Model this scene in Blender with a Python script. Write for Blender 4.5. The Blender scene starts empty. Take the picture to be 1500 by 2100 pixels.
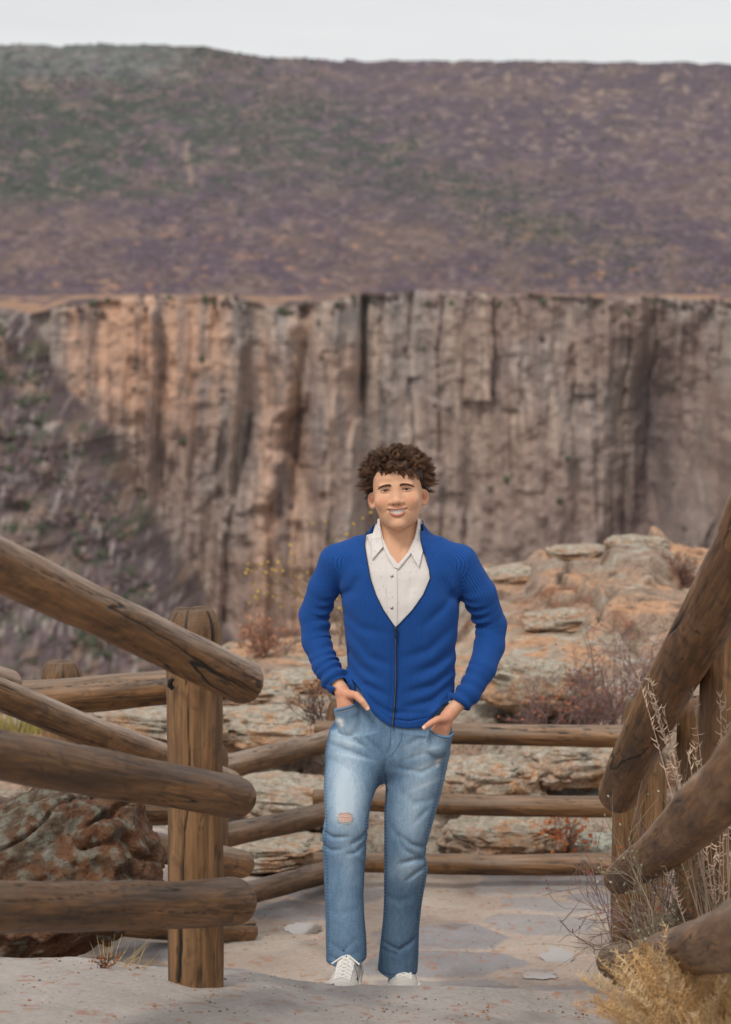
import bpy, math, random
import numpy as np
from mathutils import Vector, Matrix

rng = np.random.RandomState(7)
random.seed(7)
C = bpy.context.scene.collection
scene = bpy.context.scene

# ------------------------------------------------------------------ camera, sky, sun, exposure
PITCH = math.atan(450 / 4958)          # 85 mm portrait lens tilted a little down from the higher steps
F = 4958.0
cam_d = bpy.data.cameras.new('camera')
cam = bpy.data.objects.new('camera', cam_d); C.objects.link(cam)
cam.location = (0, 0, 0)
cam.rotation_euler = (math.pi / 2 - PITCH, 0, 0)
cam_d.sensor_fit = 'VERTICAL'; cam_d.sensor_height = 36; cam_d.lens = 85
cam_d.clip_start = 0.1; cam_d.clip_end = 20000
cam_d.dof.use_dof = True; cam_d.dof.focus_distance = 7.75; cam_d.dof.aperture_fstop = 4.5
scene.camera = cam

SUN_EL, SUN_AZ = math.radians(52), math.radians(-28)   # behind the viewer, a little to the left
world = bpy.data.worlds.new('World'); scene.world = world; world.use_nodes = True
wn = world.node_tree; wn.nodes.clear()
wo = wn.nodes.new('ShaderNodeOutputWorld'); bg = wn.nodes.new('ShaderNodeBackground')
sky = wn.nodes.new('ShaderNodeTexSky'); sky.sky_type = 'NISHITA'; sky.sun_disc = False
sky.sun_elevation = SUN_EL; sky.sun_rotation = math.pi + SUN_AZ
sm = wn.nodes.new('ShaderNodeMixRGB'); sm.blend_type = 'MULTIPLY'; sm.inputs[0].default_value = 1
sm.inputs[2].default_value = (.10, .10, .10, 1)
tc = wn.nodes.new('ShaderNodeTexCoord'); mp = wn.nodes.new('ShaderNodeMapping')
mp.inputs['Scale'].default_value = (1, 1, 9)
cn = wn.nodes.new('ShaderNodeTexNoise'); cn.inputs['Scale'].default_value = 5; cn.inputs['Detail'].default_value = 6
cr = wn.nodes.new('ShaderNodeValToRGB')
cr.color_ramp.elements[0].position = .3; cr.color_ramp.elements[0].color = (.74, .745, .75, 1)
cr.color_ramp.elements[1].position = .7; cr.color_ramp.elements[1].color = (.83, .83, .825, 1)
mx = wn.nodes.new('ShaderNodeMixRGB'); mx.inputs[0].default_value = .93     # closed overcast deck, a little blue left
L = wn.links.new
L(tc.outputs['Generated'], mp.inputs[0]); L(mp.outputs[0], cn.inputs['Vector']); L(cn.outputs['Fac'], cr.inputs[0])
L(sky.outputs[0], sm.inputs[1]); L(sm.outputs[0], mx.inputs[1]); L(cr.outputs[0], mx.inputs[2])
L(mx.outputs[0], bg.inputs['Color']); bg.inputs['Strength'].default_value = 1.0
L(bg.outputs[0], wo.inputs[0])

sun_d = bpy.data.lights.new('sun', 'SUN'); sun_d.energy = 1.7; sun_d.angle = math.radians(16)
sun_d.color = (1, .95, .88)
sun = bpy.data.objects.new('sun', sun_d); C.objects.link(sun)
# light travels away from the viewer, down and to the right
ld = Vector((-math.sin(SUN_AZ) * math.cos(SUN_EL), math.cos(SUN_AZ) * math.cos(SUN_EL), -math.sin(SUN_EL)))
sun.rotation_euler = ld.to_track_quat('-Z', 'Y').to_euler()
sun.location = (-3, -4, 8)

HAZE = 3.5e-5
scene.cycles.volume_bounces = 0
vs = scene.view_settings
vs.view_transform = 'Standard'; vs.look = 'None'; vs.exposure = 0.12; vs.gamma = 1; vs.use_curve_mapping = False
scene.render.engine = 'CYCLES'
scene.cycles.max_bounces = 5; scene.cycles.diffuse_bounces = 3
scene.cycles.use_denoising = True

# ------------------------------------------------------------------ helpers
cP, sP = math.cos(PITCH), math.sin(PITCH)
def P(px, py, D):
    """point at forward distance D (world y) seen at full-size photo pixel px, py; used to take measurements"""
    dx = (px - 750) / F; dy = (1050 - py) / F
    d = np.array([dx, cP + dy * sP, -sP + dy * cP])
    return d * (D / d[1])

def tanv(v):
    """tangent of the angle below the horizon of photo row v"""
    return np.tan(PITCH + np.arctan((np.asarray(v, float) - 1050) / F))
def PA(u, v, D):
    dx = (u - 750) / F; dy = (1050 - v) / F
    k = D / (cP + dy * sP)
    return np.stack([dx * k, D + 0 * k, (-sP + dy * cP) * k], -1)
def proj(X):
    X = np.asarray(X, float); fw = X[..., 1] * cP - X[..., 2] * sP; up = X[..., 1] * sP + X[..., 2] * cP
    return 750 + F * X[..., 0] / fw, 1050 - F * up / fw

def sstep(a, b, x):
    t = np.clip((x - a) / (b - a + 1e-12), 0, 1)
    return t * t * (3 - 2 * t)

def _h(ix, iy, iz, seed):
    h = (ix.astype(np.int64) * 374761393 + iy.astype(np.int64) * 668265263 + iz.astype(np.int64) * 2147483647 + seed * 974634777) & 0xffffffff
    h = ((h ^ (h >> 13)) * 1274126177) & 0xffffffff
    h = h ^ (h >> 16)
    return (h & 0xffff).astype(np.float32) / 32767.5 - 1.0

def noise(x, y, z=0.0, seed=0):
    x, y, z = np.broadcast_arrays(np.asarray(x, float), np.asarray(y, float), np.asarray(z, float))
    ix, iy, iz = np.floor(x), np.floor(y), np.floor(z)
    fx, fy, fz = x - ix, y - iy, z - iz
    u, v, w = fx * fx * (3 - 2 * fx), fy * fy * (3 - 2 * fy), fz * fz * (3 - 2 * fz)
    r = 0
    for a in (0, 1):
        for b in (0, 1):
            for c in (0, 1):
                r = r + _h(ix + a, iy + b, iz + c, seed) * (u if a else 1 - u) * (v if b else 1 - v) * (w if c else 1 - w)
    return r

def fbm(x, y, z=0.0, oct=4, seed=0, gain=.5):
    r = 0; a = 1; t = 0
    for i in range(oct):
        r = r + a * noise(np.asarray(x) * 2 ** i, np.asarray(y) * 2 ** i, np.asarray(z) * 2 ** i, seed + i * 17)
        t += a; a *= gain
    return r / t

def lerp3(a, b, t):
    t = np.asarray(t)[..., None]
    return a * (1 - t) + b * t

def srgb(r, g, b):
    return np.array([((c / 255 + .055) / 1.055) ** 2.4 if c / 255 > .04045 else c / 255 / 12.92 for c in (r, g, b)])

def tag(o, label=None, cat=None, group=None, kind=None):
    if label: o['label'] = label
    if cat: o['category'] = cat
    if group: o['group'] = group
    if kind: o['kind'] = kind
    return o

def thing(name, label, cat, loc=(0, 0, 0), group=None):
    o = bpy.data.objects.new(name, None); C.objects.link(o)
    o.location = [float(c) for c in loc]; o.empty_display_size = .1
    return tag(o, label, cat, group)

def mesh_obj(name, V, Fc, m, parent=None, smooth=True, cols=None, attrs=None, origin=None, extra=None):
    """V (n,3); Fc list of (k,m) index arrays or one array. Vertices in world coordinates; origin moves the object's origin"""
    V = np.asarray(V, np.float32)
    if not isinstance(Fc, list): Fc = [Fc]
    Fc = [np.asarray(f, np.int32) for f in Fc if len(f)]
    me = bpy.data.meshes.new(name)
    if origin is None: origin = (0, 0, 0)
    pw = np.array(parent.location) if parent is not None else np.zeros(3)
    gp = parent.parent if parent is not None else None
    if gp is not None: pw = pw + np.array(gp.location)
    origin = np.array(origin, float)
    me.vertices.add(len(V)); me.vertices.foreach_set('co', (V - origin).astype(np.float32).ravel())
    nl = sum(f.size for f in Fc); npoly = sum(len(f) for f in Fc)
    me.loops.add(nl); me.polygons.add(npoly)
    me.loops.foreach_set('vertex_index', np.concatenate([f.ravel() for f in Fc]))
    tot = np.concatenate([np.full(len(f), f.shape[1], np.int32) for f in Fc])
    st = np.concatenate([[0], np.cumsum(tot)[:-1]]).astype(np.int32)
    me.polygons.foreach_set('loop_start', st)
    me.polygons.foreach_set('use_smooth', np.full(npoly, smooth))
    me.update(calc_edges=True); me.validate()
    if cols is not None:
        a = me.color_attributes.new('Col', 'FLOAT_COLOR', 'POINT')
        c4 = np.ones((len(V), 4), np.float32); c4[:, :3] = cols
        a.data.foreach_set('color', c4.ravel())
    for k, v in (attrs or {}).items():
        a = me.attributes.new(k, 'FLOAT', 'POINT'); a.data.foreach_set('value', np.asarray(v, np.float32).ravel())
    o = bpy.data.objects.new(name, me); C.objects.link(o)
    if m is not None: me.materials.append(m)
    if parent is not None:
        o.parent = parent; o.location = [float(c) for c in (origin - pw)]
    else:
        o.location = [float(c) for c in origin]
    return o

def grid_faces(nu, nv, wrap=False):
    i = np.arange(nu if wrap else nu - 1)[:, None]; j = np.arange(nv - 1)[None, :]
    i2 = (i + 1) % nu
    return np.stack([i * nv + j + 0 * i, i2 * nv + j, i2 * nv + j + 1, i * nv + j + 1 + 0 * i], -1).reshape(-1, 4)

class Tubes:
    """collects tapered tubes and leaf shapes, builds them as ONE mesh"""
    def __init__(s): s.V = []; s.F4 = []; s.F3 = []; s.c = []; s.n = 0
    def tube(s, pts, r, k=4, col=(1, 1, 1)):
        pts = np.asarray(pts, float); n = len(pts)
        r = np.broadcast_to(np.asarray(r, float), (n,))
        t = np.gradient(pts, axis=0); t /= np.linalg.norm(t, axis=1)[:, None] + 1e-9
        a = np.cross(t, (0.31, .77, .55)); a /= np.linalg.norm(a, axis=1)[:, None] + 1e-9
        b = np.cross(t, a)
        an = np.arange(k) * 2 * math.pi / k
        ring = pts[:, None, :] + r[:, None, None] * (a[:, None, :] * np.cos(an)[None, :, None] + b[:, None, :] * np.sin(an)[None, :, None])
        s.V.append(ring.reshape(-1, 3))
        i = np.arange(n - 1)[:, None] * k; j = np.arange(k)[None, :]; j2 = (j + 1) % k
        s.F4.append(np.stack([i + j, i + j2, i + k + j2, i + k + j], -1).reshape(-1, 4) + s.n)
        if k == 4:
            s.F4.append(np.array([[0, 3, 2, 1], [(n - 1) * 4 + q for q in range(4)]]) + s.n)
        cc = np.asarray(col, float)
        s.c.append(np.broadcast_to(cc, (n * k, 3)) if cc.ndim == 1 else np.repeat(cc, k, axis=0))
        s.n += n * k
    def leaf(s, p, d, w, nrm, col):
        p, d, nrm = map(lambda q: np.asarray(q, float), (p, d, nrm))
        sd = np.cross(d, nrm); sd = sd / (np.linalg.norm(sd) + 1e-9) * w
        v = np.array([p, p + d * .45 + sd, p + d, p + d * .45 - sd])
        v[1] += nrm * w * .4; v[3] += nrm * w * .4
        s.V.append(v); s.F3.append(np.array([[0, 1, 2], [0, 2, 3]]) + s.n); s.n += 4
        s.c.append(np.broadcast_to(np.asarray(col, float), (4, 3)))
    def build(s, name, m, parent=None, origin=None, smooth=True):
        F = []
        if s.F4: F.append(np.concatenate(s.F4))
        if s.F3: F.append(np.concatenate(s.F3))
        return mesh_obj(name, np.concatenate(s.V), F, m, parent, smooth, cols=np.concatenate(s.c), origin=origin)

# ------------------------------------------------------------------ materials
class NB:
    def __init__(s, name, rough=.8, spec=.3):
        s.m = bpy.data.materials.new(name); s.m.use_nodes = True; s.t = s.m.node_tree
        s.b = s.t.nodes['Principled BSDF']; s.b.inputs['Roughness'].default_value = rough
        s.b.inputs['Specular IOR Level'].default_value = spec
        s.tc = s.t.nodes.new('ShaderNodeTexCoord')
    def n(s, typ, **k):
        x = s.t.nodes.new('ShaderNode' + typ)
        for a, v in k.items(): setattr(x, a, v)
        return x
    def l(s, a, b): s.t.links.new(a, b)
    def coords(s, scale=(1, 1, 1), kind='Object'):
        m = s.n('Mapping'); m.inputs['Scale'].default_value = scale
        s.l(s.tc.outputs[kind], m.inputs[0]); return m.outputs[0]
    def noise(s, vec, scale, detail=5, rough=.55, dist=0):
        x = s.n('TexNoise'); x.inputs['Scale'].default_value = scale; x.inputs['Detail'].default_value = detail
        x.inputs['Roughness'].default_value = rough; x.inputs['Distortion'].default_value = dist
        s.l(vec, x.inputs['Vector']); return x.outputs['Fac']
    def vor(s, vec, scale, feature='F1', out='Distance'):
        x = s.n('TexVoronoi'); x.feature = feature; x.inputs['Scale'].default_value = scale
        s.l(vec, x.inputs['Vector']); return x.outputs[out]
    def ramp(s, fac, stops):
        x = s.n('ValToRGB'); e = x.color_ramp.elements
        while len(e) < len(stops): e.new(.5)
        for q, (p, c) in zip(e, stops):
            q.position = p; q.color = (c, c, c, 1) if np.isscalar(c) else (c[0], c[1], c[2], 1)
        s.l(fac, x.inputs[0]); return x.outputs[0]
    def mix(s, fac, a, b, mode='MIX'):
        x = s.n('MixRGB', blend_type=mode)
        for i, q in enumerate((fac, a, b)):
            if hasattr(q, 'is_linked') or hasattr(q, 'links'): s.l(q, x.inputs[i])
            elif i == 0: x.inputs[0].default_value = q
            else: x.inputs[i].default_value = (q[0], q[1], q[2], 1) if not np.isscalar(q) else (q, q, q, 1)
        return x.outputs[0]
    def math(s, op, a, b=0.0):
        x = s.n('Math', operation=op)
        for i, q in enumerate((a, b)):
            if hasattr(q, 'links'): s.l(q, x.inputs[i])
            else: x.inputs[i].default_value = q
        return x.outputs[0]
    def attr(s, name, out='Fac'):
        x = s.n('Attribute'); x.attribute_name = name; return x.outputs[out]
    def base(s, c):
        if hasattr(c, 'links'): s.l(c, s.b.inputs['Base Color'])
        else: s.b.inputs['Base Color'].default_value = (c[0], c[1], c[2], 1)
    def rough(s, c): s.l(c, s.b.inputs['Roughness'])
    def bump(s, h, dist=.01, strength=1.0):
        x = s.n('Bump'); x.inputs['Distance'].default_value = dist; x.inputs['Strength'].default_value = strength
        s.l(h, x.inputs['Height'])
        if getattr(s, '_lastb', None) is not None: s.l(s._lastb, x.inputs['Normal'])
        s._lastb = x.outputs[0]; s.l(x.outputs[0], s.b.inputs['Normal'])

def m_vcol(name, rough=.85, nscale=0, namt=.25, bump=None, spec=.2, bscale=None):
    b = NB(name, rough, spec); c = b.attr('Col', 'Color')
    if nscale:
        n = b.noise(b.coords(), nscale, 6, .65)
        c = b.mix(1.0, c, b.ramp(n, [(.3, 1 - namt), (.7, 1 + namt)]), 'MULTIPLY')
        if bump: b.bump(n if bscale is None else b.noise(b.coords(), bscale, 6, .7), bump)
    b.base(c); return b.m

def m_wood(name, dark, mid, light, grey, wet=.0):
    b = NB(name, .56, .45)
    st = b.coords((1, 1, .045)); st2 = b.coords((1, 1, .14))
    n1 = b.noise(st, 60, 7, .65, .6); n2 = b.noise(st2, 9, 5, .6, .9); n3 = b.noise(st, 170, 4, .6)
    n4 = b.noise(b.coords((1, 1, .5)), 14, 5, .6, 1.2)
    c = b.ramp(n2, [(.28, dark), (.5, mid), (.72, light)])
    c = b.mix(.75, c, b.ramp(n1, [(.34, .35), (.5, 1.0), (.66, 1.5)]), 'MULTIPLY')
    c = b.mix(b.ramp(n4, [(.52, 0), (.66, .6)]), c, [q * .45 for q in dark])
    c = b.mix(b.ramp(n3, [(.35, .25), (.6, 0)]), c, [q * .35 for q in dark])
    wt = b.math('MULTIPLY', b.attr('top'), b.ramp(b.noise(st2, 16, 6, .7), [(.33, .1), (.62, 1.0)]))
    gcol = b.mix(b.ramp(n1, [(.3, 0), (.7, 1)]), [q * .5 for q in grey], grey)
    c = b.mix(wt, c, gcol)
    sx = b.n('SeparateXYZ'); b.l(b.tc.outputs['Object'], sx.inputs[0])
    rr_ = b.math('SQRT', b.math('ADD', b.math('MULTIPLY', sx.outputs[0], sx.outputs[0]), b.math('MULTIPLY', sx.outputs[1], sx.outputs[1])))
    rings = b.math('SINE', b.math('ADD', b.math('MULTIPLY', rr_, 1300.0), b.math('MULTIPLY', n4, 9.0)))
    kn = b.vor(b.coords((1, 1, .55)), 6.5)
    c = b.mix(b.ramp(kn, [(.055, .85), (.085, 0)]), c, [q * .4 for q in dark])
    c = b.mix(b.math('MULTIPLY', b.attr('end'), b.math('ADD', b.math('MULTIPLY', rings, .2), .2)), c, (.01, .007, .005))
    c = b.mix(b.math('MULTIPLY', b.attr('end'), .7), c, b.mix(b.ramp(n4, [(.3, 0), (.7, 1)]), [q * .5 for q in dark], [q * .8 for q in mid]))
    c = b.mix(b.attr('crack'), c, (.008, .006, .005))
    b.base(c)
    b.bump(n1, .006, .7); b.bump(n3, .002, .6)
    return b.m
# ------------------------------------------------------------------ far hill, plateau, canyon wall
def crest(u):
    return np.interp(u, [-700, 0, 120, 250, 400, 470, 560, 700, 1000, 1500, 2200], [96, 91, 94, 89, 94, 107, 117, 125, 125, 129, 140])

m_hill = m_vcol('hill_scrub', .95, .35, .28, 1.2, .05)
UU = np.concatenate([np.linspace(-4200, -700, 90)[:-1], np.linspace(-700, 2200, 860), np.linspace(2200, 5700, 90)[1:]])
nu, nv = len(UU), 520
U = UU[:, None] + np.zeros((1, nv)); T = np.linspace(0, 1, nv)[None, :] + np.zeros((nu, 1))
vcrest = crest(U)
V_ = 602 - (602 - vcrest) * T
D_ = 950 + 2350 * T ** 1.0 + 40 * fbm(U / 140, T * 6, 0, 3, 5)
_p = PA(U, V_, D_); Xh = _p[..., 0]; Zh = _p[..., 2] + 3.0 * fbm(U / 30, T * 30, 0, 4, 9) * sstep(0, .05, T)
def hill_col(u, v):
    """plain colours of scrub, bare soil and juniper cover over the slope (u, v are measuring coordinates)"""
    n1 = fbm(u / 55, v / 16, 0, 5, 21); n2 = fbm(u / 16, v / 6, 0, 4, 33); n3 = fbm(u / 170, v / 60, 0, 3, 44); n4 = fbm(u / 28, v / 9, 0, 4, 77)
    purple, brown, green, sage = srgb(94, 79, 88), srgb(113, 95, 90), srgb(66, 74, 64), srgb(112, 116, 112)
    tan, orange = srgb(146, 127, 114), srgb(160, 122, 100)
    c = lerp3(purple, brown, sstep(-.35, .45, n1 + .5 * n3))
    g = sstep(700, 100, u) * sstep(470, 330, v) * 1.1 + .75 * np.exp(-((v - (250 + (u - 600) * .42)) / 75) ** 2) * sstep(500, 700, u) * sstep(1450, 1000, u) + .55 * sstep(1000, 400, u) * sstep(440, 360, v) * sstep(160, 250, v)
    c = lerp3(c, green, np.clip(g, 0, 1) * sstep(-.35, .25, n4 + .5 * n3) * .9)
    c = lerp3(c, sage, sstep(.05, .3, n2 + .35) * sstep(430, 330, u) * sstep(185, 130, v) * .7)
    c = lerp3(c, tan, sstep(.12, .5, n2) * (.3 + .4 * sstep(800, 1000, u) * sstep(380, 250, v)) )
    c = lerp3(c, orange, sstep(.3, .6, n4) * sstep(400, 540, v) * .75)
    c = lerp3(c, tan, np.exp(-((u - 387 - 5 * np.sin(v / 18)) / 6) ** 2) * sstep(275, 290, v) * sstep(385, 370, v) * .8)
    c = lerp3(c, tan, np.exp(-((v - 180 - (u - 90) * .15) / 7) ** 2) * sstep(45, 60, u) * sstep(125, 100, u) * .8)
    c = c * (1 + .34 * n2[..., None])
    return c
hc = hill_col(U, V_) * 1.0
mesh_obj('hill', np.stack([Xh, D_, Zh], -1).reshape(-1, 3), grid_faces(nu, nv), m_hill, cols=hc.reshape(-1, 3)).__setitem__('kind', 'structure')

# icosphere template for shrubs
_t = (1 + 5 ** .5) / 2
IV = np.array([(-1, _t, 0), (1, _t, 0), (-1, -_t, 0), (1, -_t, 0), (0, -1, _t), (0, 1, _t), (0, -1, -_t), (0, 1, -_t), (_t, 0, -1), (_t, 0, 1), (-_t, 0, -1), (-_t, 0, 1)]) / math.hypot(1, _t)
IF = np.array([(0, 11, 5), (0, 5, 1), (0, 1, 7), (0, 7, 10), (0, 10, 11), (1, 5, 9), (5, 11, 4), (11, 10, 2), (10, 7, 6), (7, 1, 8), (3, 9, 4), (3, 4, 2), (3, 2, 6), (3, 6, 8), (3, 8, 9), (4, 9, 5), (2, 4, 11), (6, 2, 10), (8, 6, 7), (9, 8, 1)])
def blobs(name, pos, size, col, m, squash=.75, jit=.45):
    n = len(pos)
    V = IV[None] * (1 + jit * (rng.rand(n, 12, 1) - .5)) * size[:, None, None]
    V = V * np.array([1, 1, squash]) + pos[:, None, :]
    Fc = (IF[None] + (np.arange(n) * 12)[:, None, None]).reshape(-1, 3)
    return mesh_obj(name, V.reshape(-1, 3), Fc, m, cols=np.repeat(col, 12, axis=0), smooth=False)
m_shrub = m_vcol('shrub_mass', .95, 0, 0, None, .05)
n = 27500
u = rng.rand(n) * 1900 - 200; t = rng.rand(n) ** .85; t[-1500:] = .965 + .035 * rng.rand(1500); v = 602 - (602 - crest(u)) * t
dens = fbm(u / 60, v / 20, 0, 4, 61)
k = dens + .5 * rng.rand(n) > .12
u, t, v = u[k], t[k], v[k]
D = 950 + 2350 * t + 40 * fbm(u / 140, t * 6, 0, 3, 5)
pos = PA(u, v, D); pos[:, 2] += 3.0 * fbm(u / 30, t * 30, 0, 4, 9) * sstep(0, .05, t)
gm = (sstep(750, 150, u) * sstep(500, 300, v) + .8 * np.exp(-((v - (250 + (u - 600) * .42)) / 80) ** 2) * (u > 500)) + .12
isg = rng.rand(len(u)) < gm * .8
colg = srgb(72, 80, 70)[None] * (.75 + .5 * rng.rand(len(u), 1)); colp = srgb(98, 84, 92)[None] * (.7 + .6 * rng.rand(len(u), 1))
colg = np.where((sstep(430, 330, u) * sstep(190, 120, v) > rng.rand(len(u)))[:, None], srgb(112, 118, 114)[None] * (.85 + .3 * rng.rand(len(u), 1)), colg)
sz = (1.2 + 2.4 * rng.rand(len(u))) * D / F * np.where(isg, 1.5, 1.0)
tag(blobs('hillside_shrubs', pos, sz, np.where(isg[:, None], colg * .85, colp), m_shrub), 'countless juniper and oak scrub bushes covering the far hillside', 'scrub', kind='stuff')

# plateau between rim and hill
def rim_v(u):
    return np.interp(u, [-700, 0, 60, 140, 300, 480, 560, 640, 700, 760, 850, 1100, 1250, 1400, 1500, 2200], [640, 632, 638, 622, 610, 606, 624, 620, 608, 604, 597, 602, 608, 614, 616, 620]) + 5 * fbm(u / 34, 0 * u, 0, 4, 3) + 9 * fbm(u / 150, 0 * u, 0, 2, 6)
nu, nv = len(UU), 80
U = UU[:, None] + np.zeros((1, nv)); T = np.linspace(0, 1, nv)[None, :] + np.zeros((nu, 1))
D_ = 600 + 370 * T
V_ = rim_v(U) * (1 - T) ** 2 + 601 * (1 - (1 - T) ** 2) + 0 * U
V_ = V_ + 1.2 * fbm(U / 25, T * 14, 0, 4, 70)
pc = hill_col(U, 570 + 30 * fbm(U / 90, T * 5, 0, 3, 8))
ledge = sstep(.05, .3, fbm(U / 60, T * 9, 0, 4, 90) + .25) * sstep(.75, .35, T)
pc = lerp3(pc, srgb(176, 140, 112), ledge * .75)
pc = lerp3(pc, srgb(196, 176, 160), np.exp(-((U - 880) / 90) ** 2) * sstep(.5, .1, T) * .9)
mesh_obj('plateau', PA(U, V_, D_).reshape(-1, 3), grid_faces(nu, nv), m_hill, cols=pc.reshape(-1, 3)).__setitem__('kind', 'structure')

# canyon wall
UC = np.concatenate([np.linspace(-4200, -350, 160)[:-1], np.linspace(-350, 1850, 1080), np.linspace(1850, 5700, 160)[1:]])
nu, nv = len(UC), 560
U = UC[:, None] + np.zeros((1, nv)); T = np.linspace(0, 1, nv)[None, :] + np.zeros((nu, 1))
V_ = rim_v(U) + (1560 - rim_v(U)) * T
def rib(c_v, c_u, w_v, w_w, A, lean=.0, v0=600):
    c = np.interp(V_, c_v, c_u) + 7 * fbm(V_ / 60, 0 * V_, 0, 3, int(A * 10)); w = np.interp(V_, w_v, w_w)
    x = np.clip(1 - np.abs((U - c) / w), 0, 1)
    return A * (x ** .5) * sstep(v0 - 8, v0 + 14, V_)
bx = np.interp(V_, [600, 640, 700, 770, 870, 1000, 1180, 1300, 1560], [40, 60, 110, 142, 240, 305, 420, 500, 640]) + 14 * fbm(V_ / 40, U / 300, 0, 4, 15)
left = np.minimum(bx - U, 700)                                    # > 0 : on the scrubby side slope
disp = 6 * fbm(U / 75, V_ / 500, 0, 3, 1) + 1.4 * (1 - 2 * np.abs(fbm(U / 34, V_ / 240, 0, 3, 2))) + .45 * fbm(U / 9, V_ / 40, 0, 3, 3)
def columns(wd, amp, seed, vl):
    q = (U + wd * .30 * fbm(V_ / 120, U / 300, 0, 4, seed)) / wd
    i0 = np.floor(q); z0 = np.zeros_like(q); lv = np.floor(V_ / vl + 3 * _h(i0, z0, z0, seed + 1)); fr = q - i0
    dep = _h(i0, lv * .35 // 1, z0, seed + 2) * .6 + _h(i0, lv, z0, seed + 4) * .4; tl = _h(i0, lv, z0, seed + 3)
    return amp * (dep + (fr - .5) * tl * 1.2 - .25 * sstep(.40, .5, np.abs(fr - .5))) * (.25 + .75 * sstep(-.2, .4, fbm(U / 110, V_ / 160, 0, 3, seed + 9)))
disp = disp + columns(56, 2.4, 700, 230) + columns(21, .8, 720, 90)
disp = disp + 1.6 * fbm(U / 30, V_ / 30, 0, 4, 4)
disp += rib([650, 830, 860, 1000, 1040, 1400], [590, 592, 556, 535, 512, 505], [640, 700, 1400], [18, 42, 46], 10, v0=655)
disp += rib([640, 1400], [692, 655], [620, 700, 1400], [30, 58, 80], 17, v0=612)
disp += rib([850, 1400], [735, 690], [850, 950, 1400], [10, 30, 50], 11, v0=850)
disp += rib([930, 1400], [585, 580], [930, 1000, 1400], [20, 55, 70], 9, v0=925)
disp += rib([620, 1400], [500, 440], [620, 1400], [10, 14], 8, v0=700)
disp += rib([620, 1400], [318, 300], [620, 1400], [12, 16], 8, v0=630)
disp += rib([700, 1040, 1110, 1400], [1520, 1440, 1400, 1370], [620, 1040, 1400], [30, 55, 80], 20, v0=640)
disp += rib([1040, 1400], [1470, 1440], [880, 1400], [16, 60], 16, v0=880)
disp -= 10 * np.exp(-((U - 744 + (V_ - 700) * .05) / 9) ** 2) * sstep(1000, 800, V_)
disp -= 14 * np.exp(-((U - 1350 + (V_ - 850) * .12) / 70) ** 2) * sstep(640, 850, V_)
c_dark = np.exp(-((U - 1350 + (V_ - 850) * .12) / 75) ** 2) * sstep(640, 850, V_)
disp -= 4 * np.exp(-((U - 520) / 22) ** 2) + 3 * np.exp(-((U - 620) / 14) ** 2)
lf = sstep(0, 60, left)
slope = 3 + np.clip(left, 0, 900) * .16 + 6 * fbm(U / 50, V_ / 40, 0, 5, 6) + 8 * np.clip(fbm(U / 22, V_ / 70, 0, 4, 16), 0, 1)
disp = disp * (1 - lf) + slope * lf
talus = np.clip((V_ - 620) / F * 600, 0, 200)
disp = disp + talus * .12 + talus * .5 * lf
D_ = 600 - disp
rn = sstep(0, .012, T)
D_ = 600 * (1 - rn) + D_ * rn
orange, tan, grey, brown, dark = srgb(196, 156, 130), srgb(176, 158, 144), srgb(152, 142, 136), srgb(146, 126, 116), srgb(112, 100, 98)
s1 = fbm(U / 22, V_ / 220, 0, 5, 101); s2 = fbm(U / 7, V_ / 90, 0, 4, 102); s3 = fbm(U / 120, V_ / 150, 0, 3, 103); s4 = fbm(U / 20, V_ / 16, 0, 5, 104)
c = lerp3(brown, grey, sstep(-.3, .4, s3 + .6 * s1))
c = lerp3(c, tan, sstep(.05, .5, s1 + .4 * s2) * .75)
warm = .85 * sstep(120, 160, U) * sstep(520, 420, U) * sstep(950, 780, V_) + .7 * np.exp(-((U - 575) / 55) ** 2) + .45 * np.exp(-((U - 690) / 60) ** 2) * sstep(1000, 850, V_) + .12
c = lerp3(c, orange, np.clip(warm * sstep(-.35, .4, s1 + .3 * s4 + .15), 0, 1) * .85)
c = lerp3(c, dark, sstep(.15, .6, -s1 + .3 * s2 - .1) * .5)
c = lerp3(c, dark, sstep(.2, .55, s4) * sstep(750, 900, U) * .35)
c = lerp3(c, brown, sstep(750, 1000, V_) * sstep(760, 900, U) * .5)
c = lerp3(c, srgb(140, 130, 124), sstep(1380, 1440, U) * sstep(0, .4, s1 + .2) * .6)
sc = lerp3(srgb(126, 108, 100), srgb(100, 86, 88), sstep(-.3, .3, s3 + s4 * .6))
sc = lerp3(sc, srgb(146, 122, 104), sstep(.1, .45, fbm(U / 30, V_ / 34, 0, 4, 120)) * .8)
sc = lerp3(sc, srgb(84, 88, 72), sstep(.12, .4, fbm(U / 22, V_ / 18, 0, 4, 121)) * .75)
sc = lerp3(sc, srgb(168, 156, 148), sstep(.2, .45, fbm(U / 6, V_ / 22, 0, 4, 122)) * .7)
sc = lerp3(sc, srgb(88, 76, 76), sstep(.15, .4, fbm(U / 7, V_ / 18, 0, 4, 123)) * .6)
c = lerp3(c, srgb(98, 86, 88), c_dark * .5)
c = lerp3(c, sc, sstep(0, 22, left))
c = lerp3(c, hill_col(U, 560 + 0 * V_), sstep(14, 2, V_ - rim_v(U)) * sstep(-.1, .2, s4) * .7)
c = c * (1 + .22 * s4[..., None] + .12 * s2[..., None])
m_cliff = m_vcol('canyon_rock', .92, .5, .2, .5, .1)
_p = PA(U, V_, 600.0 + 0 * U); X_ = _p[..., 0]; Z_ = _p[..., 2]
mesh_obj('cliff', np.stack([X_, D_, Z_], -1).reshape(-1, 3), grid_faces(nu, nv)[:, ::-1], m_cliff, cols=np.clip(c, .01, 1).reshape(-1, 3)).__setitem__('kind', 'structure')
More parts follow.
